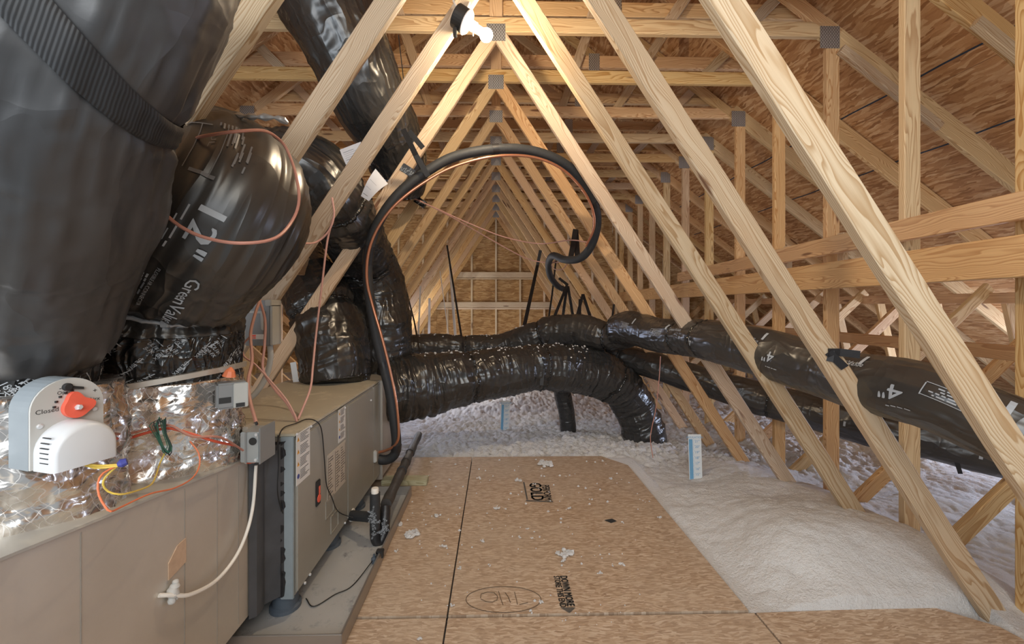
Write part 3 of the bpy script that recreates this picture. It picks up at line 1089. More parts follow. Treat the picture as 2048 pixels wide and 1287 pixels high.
class Duct:
    def __init__(s, pts, ties=(), N=72, step=0.012, lump=0.03, ring=0.0, ring_f=22.0, crease=0.006, gather=0.02, seed=0, tie_depth=0.16, tie_w=0.035, long=0.0, tilt=0.0, gf=7.0, gl=0.09, flat=0.0):
        ctrl = [tuple(P(u, v, d)) + (r,) for u, v, d, r in pts]
        A = smooth_path(ctrl, step)
        s.c = [Vector(q[:3]) for q in A]
        s.r = A[:, 3].copy()
        seg = [0.0]
        for i in range(1, len(s.c)):
            seg.append(seg[-1] + (s.c[i] - s.c[i - 1]).length)
        s.s = np.array(seg)
        s.fr = frames(s.c)
        M_ = len(s.c)
        s.N = N
        th = np.arange(N) * 2 * pi / N
        S, T = np.meshgrid(s.s, th, indexing='ij')
        ct, st = np.cos(T), np.sin(T)
        rr_ = np.repeat(s.r[:, None], N, 1)
        ts = [s.at(ctrl[int(i)][:3]) if i == int(i) else s.at(np.array(ctrl[int(i)][:3]) * (1 - i % 1) + np.array(ctrl[int(i) + 1][:3]) * (i % 1)) for i in ties]
        s.ties = ts
        disp = lump * (vnoise(S * 5 + seed, ct * 1.3 + 5, st * 1.3 + 5, seed) - 0.5) * 2
        disp = disp + crease * ridge(vnoise(S * 11 + seed, ct * 5 + 9, st * 5 + 9, seed + 3)) + crease * 0.7 * ridge(vnoise(S * 24, ct * 9 + 20, st * 9 + 20, seed + 4))
        if ring:
            w = vnoise(S * 6, ct * 1.5 + 3, st * 1.5 + 3, seed + 5)
            disp = disp + ring * (vnoise(S * ring_f + w * 2.2, ct * 0.7 + 7, st * 0.7 + 7, seed + 6) - 0.5) * 2
            disp = disp + ring * 0.6 * (vnoise(S * ring_f * 2.3 + w * 3, ct * 1.6 + 7, st * 1.6 + 7, seed + 8) - 0.5) * 2
        if long:
            disp = disp + long * ridge(vnoise(S * 2.0, ct * 6 + 30, st * 6 + 30, seed + 9))
        A_ = np.array([list(f[1]) for f in s.fr])[:, None, :]
        B_ = np.array([list(f[2]) for f in s.fr])[:, None, :]
        D_ = ct[..., None] * A_ + st[..., None] * B_
        for t in ts:
            Q = S - t + tilt * (0.75 * D_[..., 0] + 0.65 * D_[..., 1])
            env = np.exp(-np.abs(Q) / gl)
            if flat:
                env = env * (1 - np.exp(-(Q / flat) ** 4))
            disp = disp + gather * env * (vnoise(S * 1.5, ct * gf + 40, st * gf + 40, seed + 7) - 0.45) * 1.6 + gather * 0.7 * env * ridge(vnoise(S * 4, ct * gf * 1.4 + 80, st * gf * 1.4 + 80, seed + 17), 1.5)
            rr_ = rr_ * (1 - tie_depth * np.exp(-(Q / tie_w) ** 2))
        rr_ = rr_ * (1 + disp / s.r[:, None] * np.clip(s.r[:, None] / 0.2, 0.5, 1.2))
        s.P = np.array([list(c) for c in s.c])[:, None, :] + D_ * rr_[..., None]
        s.D = D_
        s.tilt = tilt
        s.R = rr_

    def at(s, p):
        p = np.array(p)
        return float(s.s[np.argmin([np.linalg.norm(np.array(c) - p) for c in s.c])])

    def at_px(s, u, v):
        best = min(range(len(s.c)), key=lambda i: (proj(s.c[i])[0] - u) ** 2 + (proj(s.c[i])[1] - v) ** 2)
        return float(s.s[best])

    def sample(s, t, th, lift=0.0):
        i = int(np.clip(np.searchsorted(s.s, t) - 1, 0, len(s.s) - 2))
        f = (t - s.s[i]) / max(1e-6, s.s[i + 1] - s.s[i])
        f = min(max(f, 0), 1)
        k = (th / (2 * pi) * s.N) % s.N
        k0 = int(k)
        g = k - k0
        k1 = (k0 + 1) % s.N
        a = (1 - f) * ((1 - g) * s.P[i, k0] + g * s.P[i, k1]) + f * ((1 - g) * s.P[i + 1, k0] + g * s.P[i + 1, k1])
        d = s.D[i, k0]
        return Vector(a) + Vector(d) * lift

    def facing(s, t):
        i = int(np.clip(np.searchsorted(s.s, t), 0, len(s.s) - 1))
        to = Vector((0, 0, EYE)) - s.c[i]
        return math.atan2(to.dot(s.fr[i][2]), to.dot(s.fr[i][1])), s.r[i]

    def build(s, name, mat, parent, s0=None, s1=None, lift=0.0, cap=True):
        i0 = 0 if s0 is None else int(np.searchsorted(s.s, s0))
        i1 = len(s.s) if s1 is None else max(i0 + 2, int(np.searchsorted(s.s, s1)))
        Pn = s.P[i0:i1] + s.D[i0:i1] * lift
        m, N = Pn.shape[:2]
        idx = np.arange(m * N).reshape(m, N)
        nx_ = np.roll(idx, -1, 1)
        f = np.stack([idx[:-1], nx_[:-1], nx_[1:], idx[1:]], -1).reshape(-1, 4)
        me = bpy.data.meshes.new(name)
        fs = f.tolist()
        if cap:
            fs += [list(range(N - 1, -1, -1)), [(m - 1) * N + k for k in range(N)]]
        me.from_pydata(Pn.reshape(-1, 3).tolist(), [], fs)
        uvl = me.uv_layers.new(name='UVMap')
        rm = float(np.mean(s.r))
        uv = []
        for fi in fs:
            ks = [v % N for v in fi]
            wrap = len(fi) == 4 and max(ks) - min(ks) > 2
            for v, k in zip(fi, ks):
                kk = k + N if wrap and k == 0 else k
                uv.append((s.s[i0 + v // N], kk / N * 2 * pi * rm))
        uvl.data.foreach_set('uv', np.array(uv, np.float32).ravel())
        bm = bmesh.new()
        bm.from_mesh(me)
        bmesh.ops.recalc_face_normals(bm, faces=bm.faces)
        bm.to_mesh(me)
        bm.free()
        me.shade_smooth()
        return link(name, me, mat, parent)

    def tilted_band(s, name, mat, t, w, lift, parent=None):
        mb, n = MB(), s.N
        rows = []
        K = 7
        for j in range(K):
            o = w * (j / (K - 1) - 0.5)
            li = lift if 0 < j < K - 1 else lift - 0.006
            rows.append([s.sample(t + o - s.tilt * float(np.dot(s.D[int(np.searchsorted(s.s, t)), k], (0.75, 0.65, 0))), 2 * pi * k / n, li) for k in range(n)])
        mb.add([p for r in rows for p in r], [(j * n + k, j * n + (k + 1) % n, (j + 1) * n + (k + 1) % n, (j + 1) * n + k) for j in range(K - 1) for k in range(n)])
        me = mb.mesh(name, True)
        uvl = me.uv_layers.new(name='UVMap')
        uv = []
        for pg in me.polygons:
            ks = [v % n for v in pg.vertices]
            wr = max(ks) > n - 2 and min(ks) == 0
            for v, k in zip(pg.vertices, ks):
                uv.append(((n if wr and k == 0 else k) / n * 2 * pi * 0.18, v // n * w / (K - 1)))
        uvl.data.foreach_set('uv', np.array(uv, np.float32).ravel())
        return link(name, me, mat, parent)

    def text(s, mb, string, size, t, q=0.0, rot=180, lift=0.004, sx=1.0):
        """lettering wrapped on the jacket at arc position t, q metres round from the side facing the room"""
        th0, r = s.facing(t)
        vs, fs = text_geo(string, size)
        c_, s_ = math.cos(math.radians(rot)), math.sin(math.radians(rot))
        mb.add([s.sample(t + (a * c_ - b * s_) * sx, th0 - (q + a * s_ + b * c_) / r, lift) for a, b in vs], fs)

    def bar(s, mb, t, q, w, h, rot=0, lift=0.0035):
        th0, r = s.facing(t)
        c_, s_ = math.cos(math.radians(rot)), math.sin(math.radians(rot))
        n = max(1, int(w / 0.015))
        pts = [(w * (k / n - 0.5), e) for k in range(n + 1) for e in (-h / 2, h / 2)]
        mb.add([s.sample(t + a * c_ - b * s_, th0 - (q + a * s_ + b * c_) / r, lift) for a, b in pts], [(2 * k, 2 * k + 2, 2 * k + 3, 2 * k + 1) for k in range(n)])

    def para(s, mb, t, q, w, h, lines, rot=180, seed=1):
        r_ = random.Random(seed)
        c_, s_ = math.cos(math.radians(rot)), math.sin(math.radians(rot))
        for k in range(lines):
            b = h * (0.5 - (k + 0.5) / lines)
            x = -w / 2
            wl = w * r_.uniform(0.75, 1.0)
            while x < -w / 2 + wl - 0.004:
                ww = min(r_.uniform(0.006, 0.02), -w / 2 + wl - x)
                a = x + ww / 2
                s.bar(mb, t + a * c_ - b * s_, q + a * s_ + b * c_, ww, h / lines * 0.5, rot)
                x += ww + 0.004

    def frame(s, mb, t, q, w, h, rot=180, th=0.0022):
        c_, s_ = math.cos(math.radians(rot)), math.sin(math.radians(rot))
        for a, b, ww, hh in ((0, h / 2, w, th), (0, -h / 2, w, th)):
            s.bar(mb, t + a * c_ - b * s_, q + a * s_ + b * c_, ww, hh, rot)
        for a, b, ww, hh in ((w / 2, 0, h, th), (-w / 2, 0, h, th)):
            s.bar(mb, t + a * c_ - b * s_, q + a * s_ + b * c_, ww, hh, rot + 90)


def proj(p):
    x, y, z = p
    xc = x * math.cos(YAW) - y * math.sin(YAW)
    yc = x * math.sin(YAW) + y * math.cos(YAW)
    return CX + F * xc / yc, CY - F * (z - EYE) / yc


DG = 'black flexible air ducts'


def duct_thing(name, lab, D, mat='film', ties=True, tie_mat='tie', jacket='jacket', group=DG):
    c0 = D.c[0]
    t = thing(name, c0, lab, 'duct', group)
    D.build(jacket, M[mat], t)
    D.root = t
    if ties:
        for q in D.ties:
            D.build('clamp_band', M[tie_mat], t, q - 0.008, q + 0.008, 0.007)
    return t


def tape_print(D, mb, s0, s1, n, seed, size=0.016, arc=(-0.22, 0.22)):
    r_ = random.Random(seed)
    for k in range(n):
        t = r_.uniform(s0, s1)
        q = arc[0] + (arc[1] - arc[0]) * (k + r_.uniform(0.1, 0.9)) / n
        rot = 180 + r_.choice((-50, -40, 35))
        D.text(mb, 'UL181', size, t, q, rot, 0.005)
        D.text(mb, 'B-FX', size * 0.9, t - 0.014, q + 0.010, rot, 0.005)
        D.bar(mb, t + 0.014, q - 0.012, 0.03, 0.003, rot, 0.005)


# --- the big near duct in two slung bags
D1 = Duct([(-6, 800, 1.0, .172), (4, 668, .99, .17), (16, 636, .98, .172), (24, 616, .965, .192), (38, 540, .93, .196), (58, 445, .88, .197), (76, 370, .83, .195), (86, 285, .79, .187), (104, 185, .755, .181), (150, 40, .725, .182), (225, -150, .72, .186), (310, -320, .74, .19)],
          ties=(3, 8.82), lump=0.009, crease=0.003, gather=0.026, seed=3, tie_depth=0.03, tie_w=0.04, N=128, step=0.008, long=0.004, tilt=0.085, gf=9.0, gl=0.06, flat=0.04)
D1.ties = D1.ties[1:]
t1 = duct_thing('air_duct', 'huge slate black duct slung by a wide web strap in the near corner', D1, 'film_near', ties=False)
tz = D1.tilted_band('sling_strap', M['strap_near'], D1.ties[0], 0.05, 0.012)
tag(tz, 'wide ribbed black sling strap round the huge near duct', 'strap', 'black hanging straps')
D1.build('tape_band', M['tape'], t1, 0.0, D1.at_px(14, 642), 0.004)
pm = MB()
tape_print(D1, pm, 0.03, D1.at_px(6, 672), 22, 4, 0.018, (-0.30, 0.28))
part('tape_print', pm, M['print'], t1)

# --- the twelve inch duct
D2 = Duct([(328, 765, 1.43, .20), (333, 715, 1.43, .212), (337, 640, 1.42, .212), (343, 592, 1.40, .198), (357, 556, 1.38, .212), (388, 505, 1.34, .226), (432, 440, 1.30, .243), (452, 396, 1.33, .24), (438, 366, 1.42, .23), (370, 345, 1.5, .225), (250, 330, 1.55, .22)],
          ties=(3,), lump=0.012, crease=0.004, gather=0.026, seed=9, tie_depth=0.07, tie_w=0.03, N=128, step=0.008, long=0.008, gf=11.0, gl=0.11, flat=0.014)
t2 = duct_thing('air_duct', 'bulging black duct printed with a large 12 above the foil collar', D2, 'film_grey')
lk = MB()
q = D2.ties[0]
lk.box(D2.sample(q, D2.facing(q)[0], 0.008), (0.022, 0.012, 0.02), None, 0.002)
part('tie_lock', lk, M['tie'], t2)
D2.build('tape_band', M['tape'], t2, 0.0, D2.at_px(338, 636), 0.004)
pm = MB()
tape_print(D2, pm, 0.012, D2.at_px(338, 632), 30, 14, 0.0155, (-0.26, 0.30))
part('tape_print', pm, M['print'], t2)
tt = D2.at_px(432, 440)
pm = MB()
D2.text(pm, '12"', 0.088, tt, 0.012, 180, 0.004, 0.38)
D2.text(pm, '12"', 0.088, tt - 0.001, 0.0125, 180, 0.004, 0.38)
part('size_mark', pm, M['print'], t2)
pm = MB()
D2.para(pm, tt - 0.01, 0.065, 0.05, 0.008, 1, 180, 3)
D2.para(pm, tt - 0.01, 0.077, 0.03, 0.006, 1, 180, 4)
part('fine_print', pm, M['print'], t2)
tt = D2.at_px(386, 508)
pm = MB()
D2.text(pm, 'GreenValue', 0.044, tt, -0.034, 180, 0.004, 0.92)
D2.text(pm, 'GreenValue', 0.044, tt + 0.001, -0.0345, 180, 0.004, 0.92)
part('brand_word', pm, M['print'], t2)
pm = MB()
D2.text(pm, 'FLEXIBLE AIR CONNECTOR', 0.0125, tt + 0.005, 0.045, 180, 0.004)
D2.para(pm, tt + 0.005, 0.062, 0.09, 0.018, 2, 180, 5)
part('notice_line', pm, M['print'], t2)
pm = MB()
D2.para(pm, tt + 0.02, 0.098, 0.11, 0.036, 5, 180, 8)
D2.frame(pm, tt + 0.02, 0.098, 0.14, 0.052)
part('notice_block', pm, M['print'], t2)
tt = D2.at_px(354, 572)
pm = MB()
D2.frame(pm, tt, 0.088, 0.03, 0.03, 135)
D2.frame(pm, tt, 0.088, 0.016, 0.016, 135)
part('diamond_mark', pm, M['print'], t2)
tt = D2.at_px(447, 406)
pm = MB()
D2.frame(pm, tt, 0.075, 0.05, 0.06)
D2.text(pm, 'UL', 0.02, tt, 0.07, 180, 0.004, 0.6)
part('listing_mark', pm, M['print_dim'], t2)
pm = MB()
D2.para(pm, tt + 0.005, 0.0, 0.045, 0.06, 7, 180, 12)
part('fine_print', pm, M['print_dim'], t2)
fold = MB()
fp = [P(400, 240, 1.34), P(440, 232, 1.29), P(480, 232, 1.28), (P(520, 234, 1.27)), P(556, 236, 1.28), P(575, 246, 1.30)]
fold.tube([Vector(q[:3]) for q in smooth_path([tuple(p) for p in fp], 0.01)], [0.008 + 0.004 * math.sin(i * 1.7) for i in range(len(smooth_path([tuple(p) for p in fp], 0.01)))], 8)
part('rolled_fold', fold, M['film_pale'], t2, True)

# --- duct behind the left webs, coming down to the return
D3 = Duct([(540, 330, 2.46, .2), (590, 335, 2.46, .215), (632, 356, 2.50, .222), (668, 405, 2.62, .215), (702, 458, 2.9, .205), (728, 515, 3.3, .22), (748, 570, 3.44, .24), (759, 640, 3.46, .25), (761, 700, 3.46, .24), (760, 740, 3.46, .23)],
          ties=(3, 5), lump=0.018, ring=0.007, ring_f=24, crease=0.007, gather=0.025, seed=21)
t3 = duct_thing('air_duct', 'dusty black duct bending down behind the left webs to the return box', D3, 'film', tie_mat='tape')
# --- squat duct on top of the air handler
D4 = Duct([(676, 772, 2.86, .185), (676, 762, 2.87, .20), (674, 745, 2.88, .225), (664, 690, 2.93, .24), (648, 625, 3.0, .225), (620, 570, 3.08, .21), (592, 515, 3.2, .205), (572, 455, 3.3, .2), (560, 400, 3.35, .2)],
          ties=(4,), lump=0.022, ring=0.007, ring_f=26, crease=0.006, gather=0.025, seed=33)
t4 = duct_thing('air_duct', 'squat shiny black duct rising from the far end of the air handler top', D4, 'film', tie_mat='tape')
D4.build('tape_band', M['tape'], t4, 0.0, D4.at_px(675, 750), 0.006)
pm = MB()
tape_print(D4, pm, 0.005, D4.at_px(675, 752), 9, 40, 0.012, (-0.16, 0.16))
tape_print(D4, pm, D4.ties[0] - 0.02, D4.ties[0] + 0.05, 7, 41, 0.012, (0.0, 0.2))
part('tape_print', pm, M['print_dim'], t4)
# --- big duct up among the chords
D5 = Duct([(600, -130, 2.44, .28), (625, -60, 2.44, .285), (655, 5, 2.46, .272), (697, 100, 2.52, .25), (737, 190, 2.64, .235), (776, 270, 2.88, .215), (803, 340, 3.1, .2), (806, 385, 3.2, .15)],
          ties=(6,), lump=0.012, crease=0.004, gather=0.02, seed=45, long=0.005, N=96)
t5 = duct_thing('air_duct', 'long glossy black duct slanting up through the ceiling chords', D5, 'film', tie_mat='tape')
# --- corrugated return trunk
D6 = Duct([(755, 782, 3.2, .23), (800, 778, 3.3, .245), (870, 766, 3.42, .237), (940, 754, 3.52, .213), (1005, 743, 3.62, .208), (1080, 733, 3.76, .195), (1135, 738, 3.86, .212), (1195, 747, 3.96, .22), (1238, 770, 4.04, .212), (1268, 812, 4.1, .2), (1288, 865, 4.1, .2), (1296, 905, 4.1, .2)],
          ties=(3, 5, 7.5), lump=0.016, ring=0.011, ring_f=26, crease=0.006, gather=0.02, seed=57, tie_depth=0.06)
t6 = duct_thing('air_duct', 'fat corrugated black trunk duct crossing above the insulation into the floor', D6, 'film_ring', tie_mat='tape')
# --- thinner ducts behind the trunk
D7 = Duct([(760, 700, 4.15, .13), (850, 694, 4.35, .14), (930, 694, 4.45, .125), (1000, 690, 4.42, .125), (1055, 676, 4.35, .145), (1110, 662, 4.25, .155), (1160, 660, 4.1, .15), (1215, 672, 3.92, .135), (1250, 668, 3.75, .125), (1270, 664, 3.62, .11)],
          ties=(2, 4.5, 7), lump=0.016, ring=0.005, crease=0.006, gather=0.018, seed=61)
t7 = duct_thing('air_duct', 'black duct lying behind the trunk and joining the four inch duct', D7, 'film_grey', tie_mat='tape')
D8 = Duct([(1236, 660, 3.74, .13), (1262, 655, 3.56, .14), (1310, 668, 3.24, .13), (1362, 674, 2.95, .125), (1405, 678, 2.70, .122), (1450, 686, 2.50, .128), (1500, 698, 2.34, .13), (1560, 715, 2.17, .13), (1660, 745, 1.92, .122), (1740, 766, 1.70, .12), (1850, 790, 1.50, .118), (1980, 845, 1.36, .115), (2120, 905, 1.25, .115)],
          ties=(0, 3, 4.1), lump=0.010, ring=0.0, crease=0.003, gather=0.022, seed=70, tie_depth=0.1, tie_w=0.025, long=0.003)
t8 = duct_thing('air_duct', 'upper right black duct printed with upside down 4 and running forward past the webs', D8, 'film_grey', tie_mat='tape')
for u, v, q in ((1413, 690, -0.03), (1572, 725, -0.012), (1828, 790, -0.02)):
    tt = D8.at_px(u, v)
    pm = MB()
    D8.text(pm, '4"', 0.075, tt, q, 180, 0.003)
    D8.text(pm, '4"', 0.075, tt + 0.0015, q + 0.001, 180, 0.003)
    part('size_mark', pm, M['print'], t8)
    pm = MB()
    D8.para(pm, tt + 0.02, q + -0.052, 0.07, 0.007, 1, 180, int(u))
    part('fine_print', pm, M['print'], t8)
for u, v, q in ((1385, 690, -0.05), (1525, 712, -0.055), (1745, 775, -0.065)):
    pm = MB()
    D8.text(pm, 'GreenValue', 0.032, D8.at_px(u, v) - 0.03, -q, 0, 0.003)
    part('brand_word', pm, M['print'], t8)
for u, v, q in ((1275, 660, 0.0), (1340, 672, 0.02), (1512, 700, 0.045), (1718, 760, 0.045), (1915, 820, 0.02)):
    tt = D8.at_px(u, v)
    pm = MB()
    D8.para(pm, tt, q, 0.11, 0.036, 4, 180, int(u))
    D8.frame(pm, tt, q, 0.125, 0.046)
    part('notice_block', pm, M['print'], t8)
    pm = MB()
    D8.bar(pm, tt + 0.1, q + 0.05, 0.05, 0.014, 90)
    part('print_dash', pm, M['print'], t8)
D9 = Duct([(1175, 692, 4.36, .12), (1240, 712, 4.2, .13), (1305, 730, 4.0, .13), (1375, 752, 3.82, .13), (1450, 776, 3.62, .13), (1540, 802, 3.4, .135), (1640, 826, 3.12, .135), (1760, 856, 2.86, .135), (1880, 882, 2.66, .135), (1990, 908, 2.5, .135), (2130, 940, 2.4, .135)],
          ties=(1, 5, 7), lump=0.012, crease=0.004, gather=0.02, seed=77, tie_depth=0.1, tie_w=0.025, long=0.003)
t9 = duct_thing('air_duct', 'lower black duct passing behind the right posts under the printed one', D9, 'film_grey', tie_mat='tape')
for u, v in ((1370, 750), (1655, 830), (1900, 884)):
    tt = D9.at_px(u, v)
    pm = MB()
    D9.para(pm, tt, 0.03, 0.10, 0.03, 3, 180, int(u))
    part('notice_block', pm, M['print'], t9)
    pm = MB()
    D9.bar(pm, tt + 0.12, -0.03, 0.035, 0.012, 90)
    part('print_dash', pm, M['print'], t9)
D10 = Duct([(1110, 700, 4.32, .125), (1165, 698, 4.25, .14), (1220, 715, 4.32, .13), (1260, 735, 4.4, .12)], ties=(), lump=0.014, crease=0.006, seed=83)
duct_thing('air_duct', 'short lumpy black duct wedged between the trunk and the upper duct', D10, 'film')
D11 = Duct([(1120, 765, 4.35, .085), (1126, 790, 4.38, .088), (1133, 825, 4.4, .084), (1138, 870, 4.42, .084)], lump=0.006, ring=0.004, crease=0.004, seed=90)
duct_thing('duct_stub', 'thin glossy black stub dropping under the trunk into the insulation', D11, 'film_ring', ties=False)

dc_ = MB()
r_ = random.Random(12)
for D_, n_ in ((D6, 130), (D7, 60)):
    for _ in range(n_):
        i_ = r_.randrange(int(len(D_.s) * 0.12), int(len(D_.s) * 0.62))
        k_ = int(np.argmax(D_.D[i_, :, 2]))
        k_ = (k_ + int(r_.gauss(0, 5))) % D_.N
        c_ = Vector(D_.P[i_, k_])
        q_ = r_.uniform(0.004, 0.012)
        vs = [c_ + Vector((math.cos(a) * q_ * r_.uniform(.6, 1.4), math.sin(a) * q_ * r_.uniform(.6, 1.4), -0.003)) for a in np.arange(6) * pi / 3]
        vs += [c_ + Vector((math.cos(a) * q_ * r_.uniform(.3, .7), math.sin(a) * q_ * r_.uniform(.3, .7), q_ * r_.uniform(.4, .9))) for a in np.arange(6) * pi / 3]
        dc_.add(vs, [(a, (a + 1) % 6, 6 + (a + 1) % 6, 6 + a) for a in range(6)] + [tuple(range(6, 12)), tuple(range(5, -1, -1))])
solid('insulation_crumbs', dc_, M['fluff'], 'white crumbs of insulation settled on top of the trunk ducts', 'crumbs', kind='stuff')

# ================================================================== air handler and plenum
ah = thing('air_handler', (-1.11, 2.3, 0.07), 'grey horizontal air handler cabinet with warning stickers beside the deck', 'air handler')
XF = -0.80
mb = MB().box((-1.11, 2.265, 0.405), (0.62, 1.20, 0.64), None, 0.006)
part('cabinet', mb, M['cabinet'], ah)
part('cabinet_top', MB().box((-1.11, 2.265, 0.729), (0.632, 1.21, 0.012), None, 0.003), M['cabinet_top'], ah)
for y0, y1 in ((1.672, 2.228), (2.238, 2.70)):
    part('door_panel', MB().box((XF + 0.003, (y0 + y1) / 2, 0.405), (0.012, y1 - y0, 0.61), None, 0.004), M['cabinet'], ah)
part('corner_post', MB().box((XF + 0.002, 2.785, 0.405), (0.01, 0.15, 0.62), None, 0.003), M['cabinet'], ah)
part('edge_flange', MB().box((-0.824, 1.659, 0.405), (0.05, 0.012, 0.64), None, 0.002), M['cabinet_edge'], ah)
for ly, lz in ((2.07, 0.33), (2.13, 0.23)):
    fr_ = MB()
    for a, b, w_, h_ in ((0, .04, .09, .003), (0, -.04, .09, .003), (.045, 0, .003, .08), (-.045, 0, .003, .08)):
        fr_.box((XF + 0.010, ly - 0.08 + a, lz + b - 0.04), (0.004, w_, h_))
    part('embossed_frame', fr_, M['cabinet'], ah)


def sticker(u0, v0, u1, v1, mat, kind, lab):
    a, b = PX(u0, v0, XF + 0.0105), PX(u1, v1, XF + 0.0105)
    y0, y1, z0, z1 = min(a.y, b.y), max(a.y, b.y), min(a.z, b.z), max(a.z, b.z)
    st_ = part('sticker', MB().box((XF + 0.0097, (y0 + y1) / 2, (z0 + z1) / 2), (0.0015, y1 - y0, z1 - z0)), M[mat], ah, label=lab)
    W_, H_ = y1 - y0, z1 - z0
    ink, am, nv = MB(), MB(), MB()
    X0 = XF + 0.0112
    r_ = random.Random(int(u0))
    if kind == 'warn':
        for k in range(4):
            zc = z1 - H_ * (k + 0.5) / 4.2
            yc = y0 + W_ * 0.12
            tri = [(-.4, -.35), (.4, -.35), (0, .4)]
            sz = min(W_ * 0.2, H_ / 5)
            if k < 3 or H_ > W_ * 1.9:
                am.add([(X0, yc + a * sz, zc + b * sz) for a, b in tri], [(0, 1, 2)])
                ink.box((X0 + 0.0003, yc, zc), (0.0004, sz * 0.08, sz * 0.3))
            else:
                nv.lathe([(sz * 0.4, 0), (sz * 0.4, 0.0006)], (X0, yc, zc), (1, 0, 0), 14)
            for j in range(6):
                wl = W_ * r_.uniform(0.35, 0.68)
                ink.box((X0, y0 + W_ * 0.26 + wl / 2, zc + H_ / 4.4 * (0.38 - j * 0.14)), (0.0005, wl, H_ * 0.008))
    else:
        for j in range(14):
            z = z1 - H_ * (0.1 + j * 0.06)
            for yy in (0.06, 0.45, 0.72):
                wl = W_ * r_.uniform(0.1, 0.24)
                ink.box((X0, y0 + W_ * yy + wl / 2, z), (0.0005, wl, H_ * 0.012))
        for yy in (0.4, 0.97, 0.03):
            ink.box((X0, y0 + W_ * yy, (z0 + z1) / 2), (0.0005, 0.0015, H_ * 0.9))
    for q, n_, c_ in ((ink, 'fine_print', 'ink'), (am, 'warning_triangle', 'amber'), (nv, 'blue_badge', 'navy')):
        if q.v:
            part(n_, q, M[c_], st_)


sticker(593, 868, 620, 948, 'label_white', 'warn', 'white warning sticker with amber triangles beside the canvas joint')
sticker(677, 820, 691, 874, 'label_white', 'warn', 'tall narrow warning sticker by the panel seam')
sticker(655, 911, 691, 962, 'label_tan', 'data', 'tan wiring data sticker')
a, b = PX(632, 1017, XF + 0.012), PX(640, 953, XF + 0.012)
nm = part('name_badge', MB().box((XF + 0.012, (a.y + b.y) / 2, (a.z + b.z) / 2), (0.008, abs(b.y - a.y), abs(b.z - a.z) * 0.9), None, 0.003), M['ink'], ah)
q = MB()
yc, zc, hh = (a.y + b.y) / 2, (a.z + b.z) / 2, abs(b.z - a.z)
q.box((XF + 0.017, yc + 0.006, zc + hh * 0.08), (0.002, 0.012, hh * 0.28))
q.lathe([(0.017, 0), (0.017, 0.002)], (XF + 0.016, yc, zc - hh * 0.2), (1, 0, 0), 16)
part('red_emblem', q, M['coral'], nm)
sc = MB()
for u, v in ((594, 868), (622, 852), (690, 815), (620, 1148), (690, 1045), (742, 800), (742, 985), (610, 1165)):
    p_ = PX(u, v, XF + 0.010)
    sc.lathe([(0.006, -0.002), (0.006, 0.003), (0.003, 0.005)], p_, (1, 0, 0), 8)
part('screw', sc, M['perf'], ah)
for x, y in ((-0.862, 1.72), (-0.862, 2.16), (-0.862, 2.56), (-1.33, 1.83), (-1.33, 2.62)):
    ft = MB().lathe([(0.06, 0.012), (0.06, 0.026), (0.05, 0.032), (0.048, 0.085)], (x, y, 0), (0, 0, 1), 20)
    part('support_foot', ft, M['pad'], ah, True)
# line set stub and drain opening on the cabinet
part('drain_opening', MB().lathe([(0.034, 0), (0.034, 0.012), (0.028, 0.014)], PX(702, 1029, XF + 0.002), (1, 0, 0), 16), M['wire_white'], ah)
part('valve_fitting', MB().box(PX(750, 912, XF + 0.012), (0.025, 0.03, 0.075), None, 0.006), M['putty'], ah)

rb = thing('return_box', (-1.1, 3.15, 0.0), 'galvanised return box joined to the far end of the air handler', 'return box')
part('box_shell', MB().box((-1.1, 3.15, 0.38), (0.61, 0.55, 0.67), None, 0.004), M['galv'], rb)
part('box_flange', MB().box((-1.1, 2.875, 0.39), (0.64, 0.014, 0.68), None, 0.002), M['galv'], rb)
part('box_foot', MB().box((-1.1, 3.2, 0.025), (0.5, 0.09, 0.05), None, 0.004), M['treated'], rb)

pl = thing('supply_plenum', (-1.3, 1.1, 0.12), 'long dusty sheet metal supply plenum carrying the foil wrapped collars', 'plenum')
XQ = -0.90
vs = [(XQ, 1.55, 0.125), (XQ, 1.55, 0.682), (XQ - 0.55, 1.55, 0.682), (XQ - 0.55, 1.55, 0.125), (XQ, 0.2, 0.11), (XQ, 0.2, 0.85), (XQ - 0.55, 0.2, 0.85), (XQ - 0.55, 0.2, 0.11)]
part('plenum_box', MB().add(vs, [(0, 1, 2, 3), (4, 7, 6, 5), (0, 4, 5, 1), (3, 2, 6, 7), (0, 3, 7, 4)]), M['galv'], pl)
pz = lambda y: 0.672 + (1.63 - y) / 1.43 * 0.178
vs = [(XQ + 0.006, 1.55, 0.683), (XQ - 0.556, 1.55, 0.683), (XQ - 0.556, 0.2, 0.851), (XQ + 0.006, 0.2, 0.851)]
part('plenum_top', MB().add(vs + [(a_, b_, c_ + 0.006) for a_, b_, c_ in vs], [(3, 2, 1, 0), (4, 5, 6, 7), (0, 1, 5, 4), (1, 2, 6, 5), (2, 3, 7, 6), (3, 0, 4, 7)]), M['galv_top'], pl)
for y in (0.92, 1.22, 1.36, 1.47):
    part('seam', MB().box((XQ + 0.0008, y, (0.12 + pz(y)) / 2), (0.0012, 0.0018, pz(y) - 0.14)), M['seam'], pl)
part('bottom_flange', MB().box((XQ - 0.01, 0.95, 0.122), (0.02, 1.36, 0.012)), M['galv'], pl)
